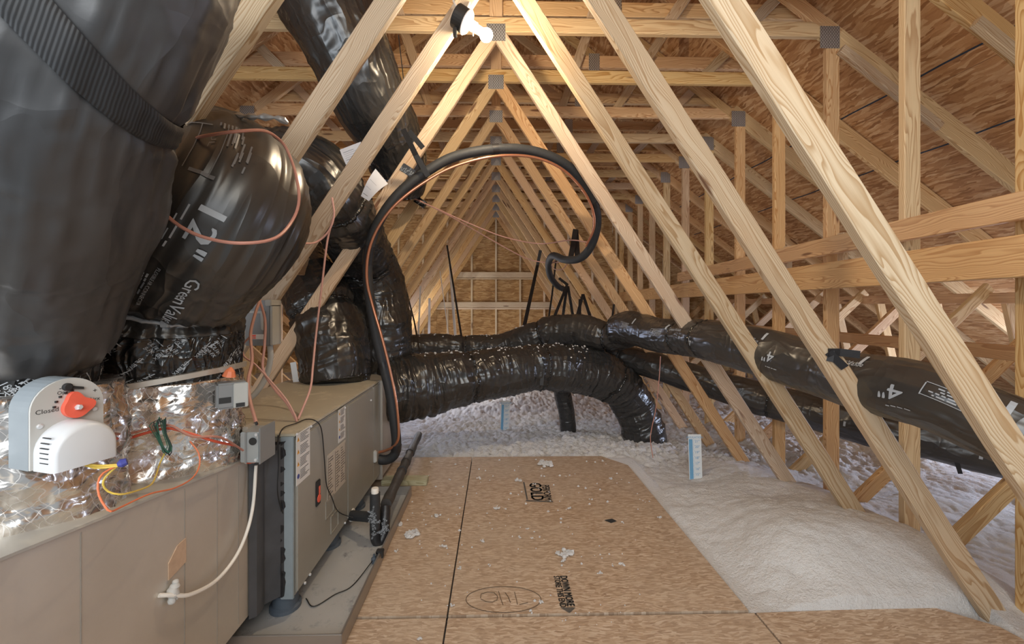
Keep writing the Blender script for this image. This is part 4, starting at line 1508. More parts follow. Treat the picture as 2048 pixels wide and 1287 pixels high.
# canvas joint to the cabinet
cv = MB()
prof = [(1.525, 0.0), (1.54, 0.006), (1.565, 0.002), (1.60, -0.012), (1.635, 0.0), (1.655, 0.006)]
ring_ = lambda o: [(XQ + 0.004 + o * 1.5, 0.105), (XQ + 0.004 + o * 1.5, 0.70), (XQ - 0.6, 0.70), (XQ - 0.6, 0.105)]
vv = []
for i, (y, o) in enumerate(prof):
    off = 0.055 * i / 5
    vv += [(x + (off if x > -1.2 else 0), y, z) for x, z in ring_(o)]
cv.add(vv, [(i * 4 + k, i * 4 + (k + 1) % 4, i * 4 + 4 + (k + 1) % 4, i * 4 + 4 + k) for i in range(5) for k in range(4)])
part('canvas_joint', cv, M['canvas'], pl, True)
ms = MB()
r_ = random.Random(5)
zz = np.linspace(0.1, 0.71, 34)
pts = [(-0.838 + r_.uniform(-0.008, 0.012), z) for z in zz]
ms.add([(x, 1.652, z) for x, z in pts] + [(-0.885, 1.652, z) for z in zz] + [(x - 0.004, 1.644, z) for x, z in pts] + [(-0.885, 1.642, z) for z in zz],
       [(68 + k, 69 + k, 103 + k, 102 + k) for k in range(33)] + [(k, k + 1, 69 + k, 68 + k) for k in range(33)])
part('mastic_smear', ms, M['mastic'], pl)


def foil_collar(cx, cy, z0, z1, r0, r1, seed, lean=(0, 0)):
    N_, m_ = 96, 40
    th = np.arange(N_) / N_ * 2 * pi
    z = np.linspace(0, 1, m_)
    Z, T = np.meshgrid(z, th, indexing='ij')
    ct, st = np.cos(T), np.sin(T)
    rad = r0 + (r1 - r0) * Z
    rad = rad + 0.012 * (vnoise(Z * 3, ct * 2, st * 2, seed) - 0.5) * 2 + 0.010 * ridge(vnoise(Z * 5, ct * 4 + 9, st * 4 + 9, seed + 1)) + 0.006 * ridge(vnoise(Z * 9, ct * 8 + 9, st * 8 + 9, seed + 2))
    rad = rad + 0.016 * ridge(vnoise(Z * 0.8, ct * 8 + 9, st * 8 + 9, seed + 3), 1.3) * (0.3 + 0.7 * Z)
    Pn = np.stack([cx + ct * rad + lean[0] * Z, cy + st * rad + lean[1] * Z, z0 + (z1 - z0) * Z], -1)
    zb = np.array([[pz(cy + st[0, k] * rad[0, k]) for k in range(N_)]])
    Pn[..., 2] = zb + (z1 - zb) * Z - 0.002 * (1 - Z)
    idx = np.arange(m_ * N_).reshape(m_, N_)
    nx_ = np.roll(idx, -1, 1)
    fs = np.stack([idx[:-1], nx_[:-1], nx_[1:], idx[1:]], -1).reshape(-1, 4).tolist() + [[(m_ - 1) * N_ + k for k in range(N_)]]
    me = bpy.data.meshes.new('foil_collar')
    me.from_pydata(Pn.reshape(-1, 3).tolist(), [], fs)
    uvl = me.uv_layers.new(name='UVMap')
    uv = []
    for f_ in fs:
        ks = [v_ % N_ for v_ in f_]
        wrap = len(f_) == 4 and max(ks) > 90 and min(ks) < 3
        for v_, k in zip(f_, ks):
            uv.append(((k + N_ if wrap and k < 3 else k) / N_ * 2 * pi * r0, z0 + (z1 - z0) * (v_ // N_) / (m_ - 1)))
    uvl.data.foreach_set('uv', np.array(uv, np.float32).ravel())
    me.shade_smooth()
    return link('foil_collar', me, M['foil'], pl)


c1 = P(2, 772, 1.0)
foil_collar(-1.16, 1.0, pz(1.0), c1.z, 0.215, 0.20, 5, (0.01, -0.01))
c2 = P(328, 752, 1.43)
foil_collar(-1.135, 1.43, pz(1.43), c2.z, 0.225, 0.218, 25, (c2.x + 1.135, 0))
b2 = MB()
ang = np.linspace(0, 2 * pi, 61)
b2.strip([(c2.x + math.cos(t_) * 0.226, 1.43 + math.sin(t_) * 0.226, c2.z - 0.004 + 0.035 * math.cos(t_)) for t_ in ang], 0.024, (0, 0, 1), 0.016)
part('collar_ring', b2, M['galv'], pl, True)
# kraft patch, probe tube and putty on the plenum side
a, b = PX(335, 1160, XQ), PX(370, 1075, XQ)
kp = MB().prism([(a.y, a.z), (b.y, a.z + 0.012), (b.y, b.z), ((a.y + b.y) / 2, b.z - 0.004), (a.y, b.z - 0.035)], (XQ + 0.0005, 0, 0), (0, 1, 0), (0, 0, 1), 0.003)
part('kraft_patch', kp, M['kraft'], pl)
wr = [PX(u, v, XQ + o) for u, v, o in ((318, 1190, .004), (345, 1189, .02), (380, 1188, .03), (430, 1162, .03), (468, 1118, .03), (492, 1068, .03), (506, 1010, .03), (512, 930, .03))]
wr = [Vector(q) for q in smooth_path([tuple(q) for q in wr], 0.008)]
solid('probe_tube', MB().tube(wr, 0.0055, 8), M['wire_white'], 'white flexible tube curving from the putty on the plenum side up to the junction box', 'tube', smooth=True)
pt = MB()
pc = PX(347, 1186, XQ + 0.014)
r_ = random.Random(2)
for dy, dz, rr2 in ((0, 0, .016), (.004, .016, .013), (-.006, -.016, .011), (.006, -.014, .010), (0.008, 0.026, 0.009), (-0.003, 0.008, 0.015)):
    pt.lathe([(0.001, -rr2 * .9), (rr2 * .8, -rr2 * .5), (rr2, 0), (rr2 * .8, rr2 * .5), (0.001, rr2 * .9)], pc + Vector((0, dy, dz)), (r_.random(), r_.random(), 1), 10)
part('putty_blob', pt, M['putty'], pl, True)

# damper actuator on the near collar
N_ = Vector((0.95, -0.31, 0)).normalized()
EXv = Vector((0, 0, 1)).cross(N_)
UP = Vector((0, 0, 1))
da = thing('damper_actuator', P(135, 900, 0.9), 'grey damper actuator with coral dial and white cover on the near foil collar', 'actuator')
FC = P(137, 838, 0.88)


def arch(w, h, n=18, flat=0.0):
    """arched outline: flat bottom, semicircular top; centred, total height h"""
    r = w / 2
    pts = [(-r, -h / 2), (r, -h / 2)]
    for k in range(n + 1):
        t_ = pi * k / n
        pts.append((r * math.cos(t_), h / 2 - r + r * math.sin(t_)))
    return pts


aw, ahh = 0.118, 0.172
part('housing', MB().prism(arch(aw, ahh), FC - N_ * 0.065, EXv, UP, 0.062), M['act_grey'], da)
fp_ = part('face_plate', MB().prism(arch(aw * 0.99, ahh * 0.99), FC - N_ * 0.003, EXv, UP, 0.005), M['act_face'], da)
for s_, sz, x_, z_ in (('Closed', 0.0125, -0.034, 0.026), ('Open', 0.010, -0.008, 0.058), ('Airx', 0.011, 0.042, 0.034), ('+', 0.014, 0.043, 0.052), ('-', 0.014, -0.014, 0.068)):
    q = flat_text(MB(), s_, sz, FC + EXv * x_ + UP * z_ + N_ * 0.0026, EXv, UP)
    part('plate_word', q, M['ink'], fp_)
q = MB()
for k in range(5):
    t_ = math.radians(172 - k * 18)
    c_ = FC + EXv * (0.01 + 0.034 * math.cos(t_)) + UP * (0.026 + 0.034 * math.sin(t_)) + N_ * 0.0026
    q.box(c_, (0.004, 0.004, 0.004))
part('dial_scale', q, M['ink'], fp_)
q = MB()
kb = FC + EXv * -0.004 + UP * 0.068
q.lathe([(0.008, 0), (0.008, 0.006), (0.006, 0.007)], kb + N_ * 0.002, N_, 16)
q.prism([(-0.003, -0.003), (0.026, -0.009), (0.026, -0.004), (-0.003, 0.004)], kb + N_ * 0.003, EXv, UP, 0.004)
part('set_screw_slot', q, M['ink'], da)
dl = MB()
dp = []
for k in range(40):
    t_ = 2 * pi * k / 40
    r0 = 0.0215
    r0 += 0.012 * max(0, math.cos((t_ - 1.7) * 1.0)) ** 10 + 0.010 * max(0, math.cos(t_ - 0.15)) ** 8
    dp.append((r0 * math.cos(t_), r0 * math.sin(t_)))
dc = FC + EXv * 0.008 + UP * 0.024
dl.prism(dp, dc + N_ * 0.002, EXv, UP, 0.012)
part('dial', dl, M['coral'], da)
part('dial_bolt', MB().lathe([(0.006, 0), (0.006, 0.008), (0.004, 0.012)], dc + N_ * 0.012, N_ + UP * 0.1, 6), M['perf'], da)
cvp = MB()
cw, chh, cdep = 0.108, 0.088, 0.060
cc = FC - UP * (ahh / 2 - chh / 2 + 0.001) + EXv * 0.0
a0 = arch(cw, chh)
rings_ = []
for dep, k in ((0.0, 1.0), (cdep * 0.82, 0.97), (cdep * 0.95, 0.92), (cdep, 0.84)):
    rings_.append([cc + EXv * (x * k) + UP * ((z + chh / 2) * k - chh / 2 + 0.003 * (1 - k)) + N_ * (0.002 + dep) for x, z in a0])
n_ = len(a0)
vv = [p_ for r__ in rings_ for p_ in r__]
cvp.add(vv, [(i * n_ + k, i * n_ + (k + 1) % n_, (i + 1) * n_ + (k + 1) % n_, (i + 1) * n_ + k) for i in range(3) for k in range(n_)] + [tuple(3 * n_ + k for k in range(n_))])
cvr = part('motor_cover', cvp, M['white_grey'], da, True)
sl = MB()
for k in range(6):
    sl.box(Vector((0, 0, 0)), (0.0, 0, 0)) if False else None
    z_ = -chh / 2 + 0.018 + k * 0.0095
    c_ = cc - EXv * (cw * 0.49 * (1 if z_ < 0 else math.sqrt(max(0.1, 1 - (z_ / 0.056) ** 2)))) + UP * z_ + N_ * (cdep * 0.55)
    rot = Matrix((N_, EXv, UP)).transposed()
    sl.box(c_, (0.024, 0.002, 0.0016), rot)
part('vent_slot', sl, M['ink'], cvr)
for x_, z_ in ((-0.045, -0.002), (0.043, 0.012)):
    part('face_screw', MB().lathe([(0.005, 0), (0.005, 0.002), (0.003, 0.003)], FC + EXv * x_ + UP * z_ + N_ * 0.002, N_, 10), M['perf'], da)

# damper controller on the second collar
kc = P(463, 788, 1.36)
k2 = thing('damper_controller', kc, 'small blue grey controller box on the second foil collar', 'controller')
rot = Matrix.Rotation(math.radians(38), 3, 'Z')
part('controller_case', MB().box(kc, (0.085, 0.055, 0.082), rot, 0.006), M['box_grey'], k2)
part('case_front', MB().box(kc + rot @ Vector((0.022, -0.031, 0)), (0.04, 0.008, 0.078), rot, 0.002), M['box_light'], k2)
q = MB()
q.box(kc + rot @ Vector((-0.02, -0.0285, -0.012)), (0.032, 0.002, 0.018), rot)
q.box(kc + rot @ Vector((0.02, -0.036, -0.03)), (0.024, 0.004, 0.012), rot)
part('switch_window', q, M['ink'], k2)
q = MB().lathe([(0.02, 0), (0.014, 0.018), (0.003, 0.03)], P(458, 752, 1.36), (0.2, 0, 1), 9)
part('orange_cap', q, M['wire_orange'], k2)

# junction box at the plenum corner
jc = P(514, 886, 1.50)
jb = thing('junction_box', jc, 'open zinc junction box with twisted wires at the plenum corner', 'junction box')
part('box_body', MB().box(jc, (0.066, 0.09, 0.105), None, 0.003), M['box_blue'], jb)
part('cover_plate', MB().box(jc + Vector((0.036, 0, 0.005)), (0.005, 0.1, 0.125), None, 0.002), M['box_grey'], jb)
part('box_seam', MB().box(jc + Vector((-0.012, -0.0455, 0)), (0.006, 0.004, 0.105)), M['box_grey'], jb)
part('knockout_hole', MB().lathe([(0.013, 0), (0.013, 0.002)], jc + Vector((0.012, -0.046, 0.022)), (0, -1, 0), 18), M['ink'], jb)
part('bracket', MB().box(jc + Vector((-0.04, 0.02, 0)), (0.02, 0.05, 0.12), None, 0.002), M['galv'], jb)
q = MB()
for x_, z_ in ((0.022, -0.042), (0.024, 0.045)):
    q.lathe([(0.005, 0), (0.005, 0.003)], jc + Vector((x_, -0.046, z_)), (0, -1, 0), 10)
part('screw', q, M['perf'], jb)

# disconnect box on the third left web
dcx = P(524, 645, 2.12)
db = thing('disconnect_box', dcx, 'grey electrical disconnect box hung behind the left web above the cabinet', 'electrical box')
part('enclosure', MB().box(dcx, (0.125, 0.08, 0.225), None, 0.004), M['box_grey'], db)
part('side_panel', MB().box(dcx + Vector((0.068, 0.0, -0.005)), (0.012, 0.085, 0.21), None, 0.002), M['box_light'], db)
part('front_cover', MB().box(dcx + Vector((-0.012, -0.043, -0.008)), (0.085, 0.008, 0.17), None, 0.002), M['box_grey'], db)
part('hood', MB().box(dcx + Vector((0.062, -0.01, 0.1)), (0.03, 0.1, 0.03), None, 0.003), M['box_light'], db)
part('bevel_plate', MB().prism([(-0.03, 0.06), (0.036, 0.06), (0.036, -0.035), (0.026, -0.03), (0.022, 0.048), (-0.03, 0.05)], dcx + Vector((0, -0.052, 0)), (1, 0, 0), (0, 0, 1), 0.003), M['box_light'], db)
part('danger_sticker', MB().box(dcx + Vector((0.005, -0.049, -0.067)), (0.075, 0.002, 0.024)), M['label_white'], db)
q = MB()
q.box(dcx + Vector((-0.017, -0.0505, -0.062)), (0.03, 0.002, 0.01))
q.box(dcx + Vector((-0.017, -0.0505, -0.073)), (0.03, 0.002, 0.006))
part('red_print', q, M['coral'], db)
cd_ = [Vector(q) for q in smooth_path([tuple(P(*q)) for q in ((540, 690, 2.12), (541, 715, 2.12), (533, 750, 2.12), (512, 785, 2.1), (486, 805, 2.08))], 0.01)]
part('conduit', MB().tube(cd_, 0.014, 10), M['box_light'], db, True)

# drain pan
dp_ = thing('drain_pan', (-1.05, 2.1, 0.0), 'galvanised drain pan with stains under the air handler', 'pan')
x0, x1, y0, y1 = -1.55, -0.555, 1.50, 2.72
part('pan_floor', MB().box(((x0 + x1) / 2, (y0 + y1) / 2, 0.006), (x1 - x0, y1 - y0, 0.010)), M['pan'], dp_)
for c_, s_ in (((x1, (y0 + y1) / 2, 0.036), (0.008, y1 - y0 + .008, 0.062)), ((x0, (y0 + y1) / 2, 0.036), (0.008, y1 - y0 + .008, 0.062)), (((x0 + x1) / 2, y0, 0.036), (x1 - x0, 0.008, 0.062)), (((x0 + x1) / 2, y1, 0.036), (x1 - x0, 0.008, 0.062))):
    part('pan_wall', MB().box(c_, s_, None, 0.002), M['pan_lip'], dp_)
fs_ = P(737, 1128, 1.98)
sw = thing('float_switch', (x1, fs_.y, 0.07), 'black float switch clipped over the pan wall', 'switch')
fy = 2.0
part('clip', MB().box((x1, fy, 0.068), (0.035, 0.03, 0.014), None, 0.003).box((x1 - 0.012, fy, 0.05), (0.008, 0.03, 0.04)).box((x1 + 0.012, fy, 0.055), (0.008, 0.02, 0.03)), M['ink'], sw)
part('float', MB().lathe([(0.012, 0), (0.014, 0.004), (0.014, 0.022), (0.006, 0.027), (0.006, 0.04)], (x1 - 0.028, fy, 0.014), (0, 0, 1), 14), M['pad'], sw, True)

# condensate trap and drain line
tr_ = thing('condensate_trap', P(748, 1085, 2.15), 'black insulated condensate trap with a white riser cap in the pan', 'drain trap')
A_, B_ = P(704, 1030, 2.27), P(748, 1034, 2.16)
A_ = PX(703, 1030, XF + 0.015)
part('inlet_pipe', MB().tube([A_, A_.lerp(B_, .5), B_], 0.026, 14), M['rubber'], tr_, True)
top_, bot_ = P(750, 985, 2.16), P(750, 1068, 2.16)
part('riser', MB().tube([top_, top_.lerp(bot_, .5), bot_], 0.026, 14), M['rubber'], tr_, True)
part('riser_cap', MB().lathe([(0.019, -0.01), (0.019, 0.022), (0.016, 0.026)], top_, (0, 0, 1), 14), M['wire_white'], tr_, True)
ub = [Vector(q) for q in smooth_path([tuple(P(*q)) for q in ((750, 1055, 2.16), (752, 1078, 2.16), (760, 1083, 2.17), (768, 1066, 2.19), (770, 1035, 2.22), (771, 1012, 2.25))], 0.008)]
part('trap_bend', MB().tube(ub, 0.027, 12), M['mastic'], tr_, True)
pm = MB()
r_ = random.Random(9)
for k in range(34):
    u_, v_ = r_.choice(((740, 1035), (752, 1050), (752, 1065), (768, 1045), (768, 1060), (745, 1025)))
    p_ = P(u_ + r_.uniform(-8, 8), v_ + r_.uniform(-12, 10), 2.125)
    ex = Vector((r_.uniform(-1, 1), 0, r_.uniform(-1, 1))).normalized()
    flat_text(pm, r_.choice(('UL181', 'B-FX')), 0.012, p_, ex, Vector((-ex.z, 0, ex.x)))
part('tape_print', pm, M['print'], tr_)
A_, B_ = P(772, 1008, 2.26), P(838, 868, 3.72)
pth = [A_.lerp(B_, k / 14) for k in range(15)]
dl_ = thing('drain_line', A_, 'sooty insulated drain pipe running from the trap across the deck corner', 'pipe')
part('pipe_wrap', MB().tube(pth, [0.03 + 0.003 * math.sin(k * 2.1) for k in range(15)], 14), M['pvc_dirty'], dl_, True)
for f_ in (0.35, 0.47, 0.62):
    c_ = A_.lerp(B_, f_)
    part('joint_tape', MB().tube([c_, c_ + (B_ - A_).normalized() * 0.02], 0.034, 14), M['rubber'], dl_, True)
a, b = PZ(762, 966, 0.02), PZ(853, 966, 0.02)
solid('timber_offcut', MB().box(((a.x + b.x) / 2, a.y + 0.045, 0.0195), (abs(b.x - a.x), 0.09, 0.037), None, 0.003), M['treated'], 'short greenish treated timber offcut lying on the deck under the drain pipe', 'board')

# refrigerant line loop
RP = [(752, 917, 2.84), (772, 919, 2.84), (788, 910, 2.83), (793, 888, 2.82), (789, 845, 2.8), (781, 790, 2.8), (768, 735, 2.8), (752, 670, 2.8), (740, 600, 2.78), (735, 540, 2.75), (740, 490, 2.70), (762, 435, 2.66), (800, 385, 2.64), (850, 345, 2.64), (910, 313, 2.66), (990, 298, 2.68), (1060, 301, 2.74), (1120, 322, 2.8), (1164, 360, 2.9), (1189, 408, 3.0), (1194, 450, 3.1), (1182, 492, 3.22), (1160, 516, 3.34), (1130, 519, 3.5), (1106, 511, 3.72), (1097, 528, 4.0), (1101, 552, 4.3), (1116, 572, 4.6), (1133, 580, 4.85)]
rl = thing('refrigerant_line', P(752, 917, 2.84), 'looping black insulated refrigerant pipe with a bare copper line beside it', 'pipe')
pth = [Vector(q) for q in smooth_path([tuple(P(*q)) for q in RP], 0.02)]
part('pipe_insulation', MB().tube(pth, 0.032, 14), M['rubber'], rl, True)
RC = [(752, 905, 2.83), (770, 901, 2.82), (786, 893, 2.80), (796, 878, 2.78), (797, 850, 2.77), (792, 800, 2.76), (780, 740, 2.76), (763, 672, 2.75), (745, 610, 2.74), (734, 560, 2.71), (737, 505, 2.66), (756, 455, 2.62), (790, 410, 2.6), (840, 370, 2.6), (905, 334, 2.62), (985, 313, 2.64), (1060, 313, 2.7), (1118, 334, 2.76), (1160, 372, 2.86), (1184, 415, 2.96), (1188, 455, 3.06), (1172, 492, 3.2)]
pth2 = [Vector(q) for q in smooth_path([tuple(P(*q)) for q in RC], 0.02)]
part('copper_pipe', MB().tube(pth2, 0.009, 10), M['copper'], rl, True)
for u_, v_ in ((738, 508), (990, 298), (1190, 408), (779, 728), (789, 895)):
    i_ = min(range(len(pth)), key=lambda i: (proj(pth[i])[0] - u_) ** 2 + (proj(pth[i])[1] - v_) ** 2)
    L_ = 3 if (u_, v_) == (738, 508) else 1
    part('tape_band', MB().tube(pth[max(0, i_ - L_):i_ + L_ + 1], 0.0345, 14), M['mastic'], rl, True)

# ================================================================== straps and hangers
SG = 'black hanging straps'


def hang(lab, legs, w=0.03, mat='strap', cat='strap', group=SG, name='hanging_strap'):
    mb = MB()
    for leg in legs:
        pts = [P(*q) for q in leg]
        pts = [pts[0].lerp(pts[1], k / 4) for k in range(5)] if len(pts) == 2 else pts
        n = Vector((0, 0, EYE)) - pts[len(pts) // 2]
        mb.strip(pts, w, n, 0.0025)
    return solid(name, mb, M[mat], lab, cat, group)


hang('black strap slung from the bright left web to the refrigerant loop', [[(806, 258, 2.44), (832, 310, 2.55), (856, 352, 2.60)], [(818, 262, 2.5), (846, 296, 2.56)], [(806, 258, 2.50), (850, 350, 2.71)]], 0.032)
hang('thick black strap nailed highest beside the gable rails', [[(1081, 500, 5.6), (1075, 530, 5.6), (1045, 668, 4.5)]], 0.042)
hang('thin black strap just beyond the hanging pipe end', [[(1112, 520, 4.9), (1104, 590, 4.6), (1088, 700, 4.15)]], 0.02)
hang('black straps fanned from the glossy tied knot above the ducts', [[(1134, 570, 4.55), (1106, 640, 4.2), (1094, 680, 4.08), (1088, 720, 3.58), (1083, 770, 3.54)], [(1134, 572, 4.6), (1124, 645, 4.4)], [(1136, 572, 4.7), (1148, 645, 4.5)], [(1118, 556, 4.65), (1136, 570, 4.55)]], 0.03)
hang('pair of black straps in an inverted V over the upper duct', [[(1166, 588, 4.3), (1152, 640, 4.1), (1147, 672, 3.95)], [(1166, 588, 4.35), (1184, 645, 4.1)], [(1160, 598, 4.4), (1159, 648, 4.25)]], 0.03)
hang('short thin strap holding the bend of the upper right duct', [[(1228, 608, 3.95), (1222, 655, 3.8)]], 0.02)
hang('crossed black hanger holding the free end of the refrigerant loop', [[(1151, 458, 3.75), (1146, 490, 3.6), (1140, 522, 3.42)], [(1152, 460, 3.8), (1155, 516, 3.5)]], 0.045)
hang('thin strap pair nailed low on the left webs', [[(811, 574, 4.7), (800, 692, 4.2)], [(811, 574, 4.7), (828, 640, 4.4), (846, 738, 3.25)]], 0.016)
hang('long thin black strap beside the tall perforated strip', [[(894, 490, 5.5), (905, 560, 5.1), (926, 692, 4.3)]], 0.022)
hang('black strap wrapped on the second right web where the printed duct rests', [[(1657, 704, 1.62), (1680, 704, 1.62), (1720, 709, 1.6)], [(1657, 704, 1.62), (1690, 735, 1.61)], [(1660, 700, 1.625), (1657, 722, 1.622)]], 0.03)
hang('loose strap tail hanging under the lower right duct', [[(1908, 905, 2.55), (1914, 925, 2.53), (1921, 947, 2.52)]], 0.022)
PG = 'perforated steel hanger strips'
hang('tall perforated steel strip hanging before the gable rails', [[(900, 528, 5.6), (911, 676, 5.2)]], 0.034, 'perf', 'hanger', PG, 'perforated_strip')
hang('short perforated steel strip under the gable rails', [[(859, 596, 6.2), (858, 676, 5.9)]], 0.034, 'perf', 'hanger', PG, 'perforated_strip')
hang('narrow steel strip hanging left of the gable rails', [[(841, 572, 5.2), (838, 640, 4.9), (835, 700, 4.6)]], 0.02, 'perf', 'hanger', PG, 'perforated_strip')
hang('dull grey wire strip hanging from the low left webs', [[(880, 542, 5.7), (898, 676, 5.2)]], 0.012, 'perf', 'hanger', PG, 'perforated_strip')
hang('small galvanised strut standing behind the cabinet top', [[(586, 724, 2.8), (594, 776, 2.8)]], 0.035, 'perf', 'hanger', PG, 'perforated_strip')
hang('thin black cord holding the slanting duct to the chords', [[(797, 70, 2.7), (806, 150, 2.7), (815, 225, 2.7)]], 0.006, 'wire_black', 'cord', None, 'hanging_twine')
for (u_, v_, d_), lb in zip(((815, 340, 2.755), (840, 403, 3.365)), ('printed black tape band wrapped round the fourth left web', 'printed black tape band wrapped round the fifth left web')):
    c_ = P(u_, v_, d_)
    ax = Vector((1, 0, SL)).normalized()
    sd = Vector((SL, 0, -1)).normalized()
    rot = Matrix((ax, Vector((0, 1, 0)), sd)).transposed()
    tb = thing('tape_band', c_, lb, 'tape', 'tape bands on the webs')
    part('band', MB().box(c_ + Vector((0, 0.024, 0)), (0.055, 0.045, 0.097), rot, 0.003), M['tape'], tb)
    pm = MB()
    r_ = random.Random(int(u_))
    for k in range(7):
        an = r_.uniform(0.4, 1.4)
        flat_text(pm, r_.choice(('UL181', 'B-FX')), 0.013, c_ + Vector((0, -0.0015, 0)) + sd * (k - 3) * 0.013 + ax * r_.uniform(-.014, .014), Vector((math.cos(an), 0, math.sin(an))), Vector((-math.sin(an), 0, math.cos(an))))
    part('tape_print', pm, M['print'], tb)
    tb.location.y += 0.0

# ================================================================== cables
CG = 'thin cables and wires'


def wire(lab, pts, r, mat, cat='cable', name='cable', group=CG, parent=None):
    p_ = [Vector(q) for q in smooth_path([tuple(P(*q)) if not isinstance(q, Vector) else tuple(q) for q in pts], 0.012)]
    mb = MB().tube(p_, r, 7)
    if parent:
        return part(name, mb, M[mat], parent, True)
    return solid(name, mb, M[mat], lab, cat, group, None, True)


wire('brown cable looped round the front of the bulging 12 duct', [(325, 423, 1.0), (360, 452, 1.02), (410, 475, 1.02), (480, 486, 1.02), (550, 476, 1.08), (585, 440, 1.17), (598, 400, 1.2), (592, 350, 1.22), (578, 308, 1.24), (562, 282, 1.22), (530, 262, 1.14), (480, 262, 1.06), (430, 268, 1.06), (392, 277, 1.12), (370, 300, 1.2)], 0.0042, 'cable')
wire('pinkish cable sagging from the bulging duct to the left web', [(578, 480, 1.8), (600, 486, 2.0), (632, 484, 2.1), (657, 462, 2.12), (668, 430, 2.12), (664, 395, 2.12)], 0.005, 'cable_pink')
wire('pinkish cable dropping across two webs to the cabinet top', [(668, 430, 2.13), (655, 480, 2.14), (645, 560, 2.14), (633, 660, 2.12), (626, 730, 2.05), (621, 775, 1.98), (606, 815, 1.9), (596, 838, 1.86)], 0.005, 'cable_pink')
wire('thick pink cable hanging from the disconnect to the junction box', [(520, 598, 1.95), (508, 635, 1.9), (501, 670, 1.86), (504, 720, 1.8), (496, 760, 1.72), (500, 800, 1.65), (508, 830, 1.6), (516, 858, 1.55)], 0.0065, 'cable_pink')
wire('pink cable falling straight past the disconnect to the cabinet top', [(518, 596, 1.95), (530, 640, 1.96), (529, 690, 1.95), (526, 738, 1.92), (548, 776, 1.9), (575, 808, 1.87), (593, 840, 1.84)], 0.0058, 'cable_pink')
wire('thin pink cable looping left of the disconnect before reaching the cabinet', [(501, 672, 1.86), (486, 690, 1.88), (488, 712, 1.88), (510, 728, 1.88), (540, 760, 1.88), (572, 798, 1.86), (590, 830, 1.84), (594, 842, 1.83)], 0.004, 'cable_pink')
wire('black wire clipped over the cabinet top and down its front to the drain', [PX(553, 900, -0.835), PX(556, 880, -0.838), PZ(566, 856, .742), PZ(592, 846, .741), PZ(612, 838, .741), PZ(629, 840, .741), PX(640, 850, XF + .016), PX(645, 872, XF + .016), PX(649, 920, XF + .016), PX(653, 968, XF + .016), PX(664, 995, XF + .016), PX(673, 1018, XF + .018), PX(686, 1028, XF + .02), (706, 1034, 2.16)], 0.0024, 'wire_black', 'wire', 'wire')
wire('black wire trailing down the charcoal canvas joint', [PX(556, 870, -0.838), PX(557, 930, -0.838), PX(556, 990, -0.838), PX(572, 1050, -0.838), PX(570, 1100, -0.838), PX(562, 1140, -0.838), PX(572, 1180, -0.838)], 0.0022, 'wire_black', 'wire', 'wire')
wire('black wire lying in the pan from the float switch', [Vector((x1 - 0.03, 2.0, 0.03)), PZ(705, 1170, 0.016), PZ(670, 1188, 0.016), PZ(628, 1212, 0.016), PZ(612, 1196, 0.016)], 0.0022, 'wire_black', 'wire', 'wire')
wire('upper thin pink cable strung across under the loop', [(826, 396, 3.3), (880, 420, 3.4), (940, 447, 3.5), (1010, 474, 3.6), (1080, 487, 3.7), (1140, 480, 3.5), (1180, 485, 3.24)], 0.005, 'cable_pink')
wire('lower thin pink cable strung across before the gable studs', [(838, 400, 3.35), (900, 432, 3.5), (960, 466, 3.8), (1020, 500, 4.0), (1060, 519, 4.1), (1100, 525, 4.0), (1135, 521, 3.6)], 0.005, 'cable_pink')
wire('small loop of thin cable curling beneath the pipe end', [(1135, 526, 3.7), (1125, 538, 3.8), (1110, 538, 3.9), (1103, 528, 3.95), (1112, 520, 3.85)], 0.004, 'cable_pink')
wire('dark thin wire dangling from the upper duct to the insulation', [(1321, 712, 3.1), (1318, 760, 3.1), (1312, 815, 3.1), (1303, 858, 3.1), (1301, 880, 3.1), (1306, 915, 3.1)], 0.003, 'cable', 'wire', 'wire')
# wiring at the actuator
wire('pair of yellow leads from the actuator to the blue wire nut, upper one', [FC - UP * 0.082 + N_ * 0.03, (165, 925, .86), (195, 931, .88), (236, 929, .90)], 0.0026, 'wire_yellow', 'wire', 'wire')
wire('pair of yellow leads from the actuator to the blue wire nut, lower one', [FC - UP * 0.084 + N_ * 0.024, (155, 922, .86), (190, 935, .88), (236, 931, .90)], 0.0026, 'wire_yellow', 'wire', 'wire')
solid('wire_nut', MB().tube([P(234, 930, .90), P(243, 926, .905), P(254, 922, .91)], [0.004, 0.0095, 0.007], 10), M['wire_blue'], 'blue wire nut joining the yellow leads', 'wire nut')
wire('long orange wire looping over the plenum edge', [(232, 932, .9), (206, 946, .88), (196, 965, .865), (198, 990, .86), (210, 1012, .86), (222, 1022, .862), (245, 1012, .90), (300, 987, .98), (350, 975, 1.06), (385, 955, 1.14), (399, 930, 1.18), (397, 905, 1.19), (380, 882, 1.2)], 0.002, 'wire_orange', 'wire', 'wire')
wire('thin yellow wire curling on the plenum top', [(234, 932, .9), (212, 952, .9), (206, 968, .9), (216, 982, .91), (238, 988, .92), (262, 984, .95), (300, 970, 1.03), (312, 950, 1.1), (320, 925, 1.16), (330, 905, 1.17)], 0.002, 'wire_yellow', 'wire', 'wire')
wire('maroon cable crossing the second collar from the actuator', [(212, 876, .98), (255, 876, 1.14), (290, 866, 1.17), (335, 856, 1.185), (380, 866, 1.2), (430, 882, 1.25), (470, 890, 1.36)], 0.004, 'wire_red', 'wire', 'wire')
wire('brown cable crossing the second collar just above the maroon one', [(212, 868, .98), (260, 866, 1.14), (300, 856, 1.17), (340, 850, 1.18), (385, 872, 1.2), (440, 874, 1.26), (486, 900, 1.42)], 0.0035, 'cable', 'wire', 'wire')
bd_ = thing('wire_bundle', P(325, 870, 1.16), 'bundle of thin dark green and black conductors coiled before the second collar', 'wire', CG)
r_ = random.Random(6)
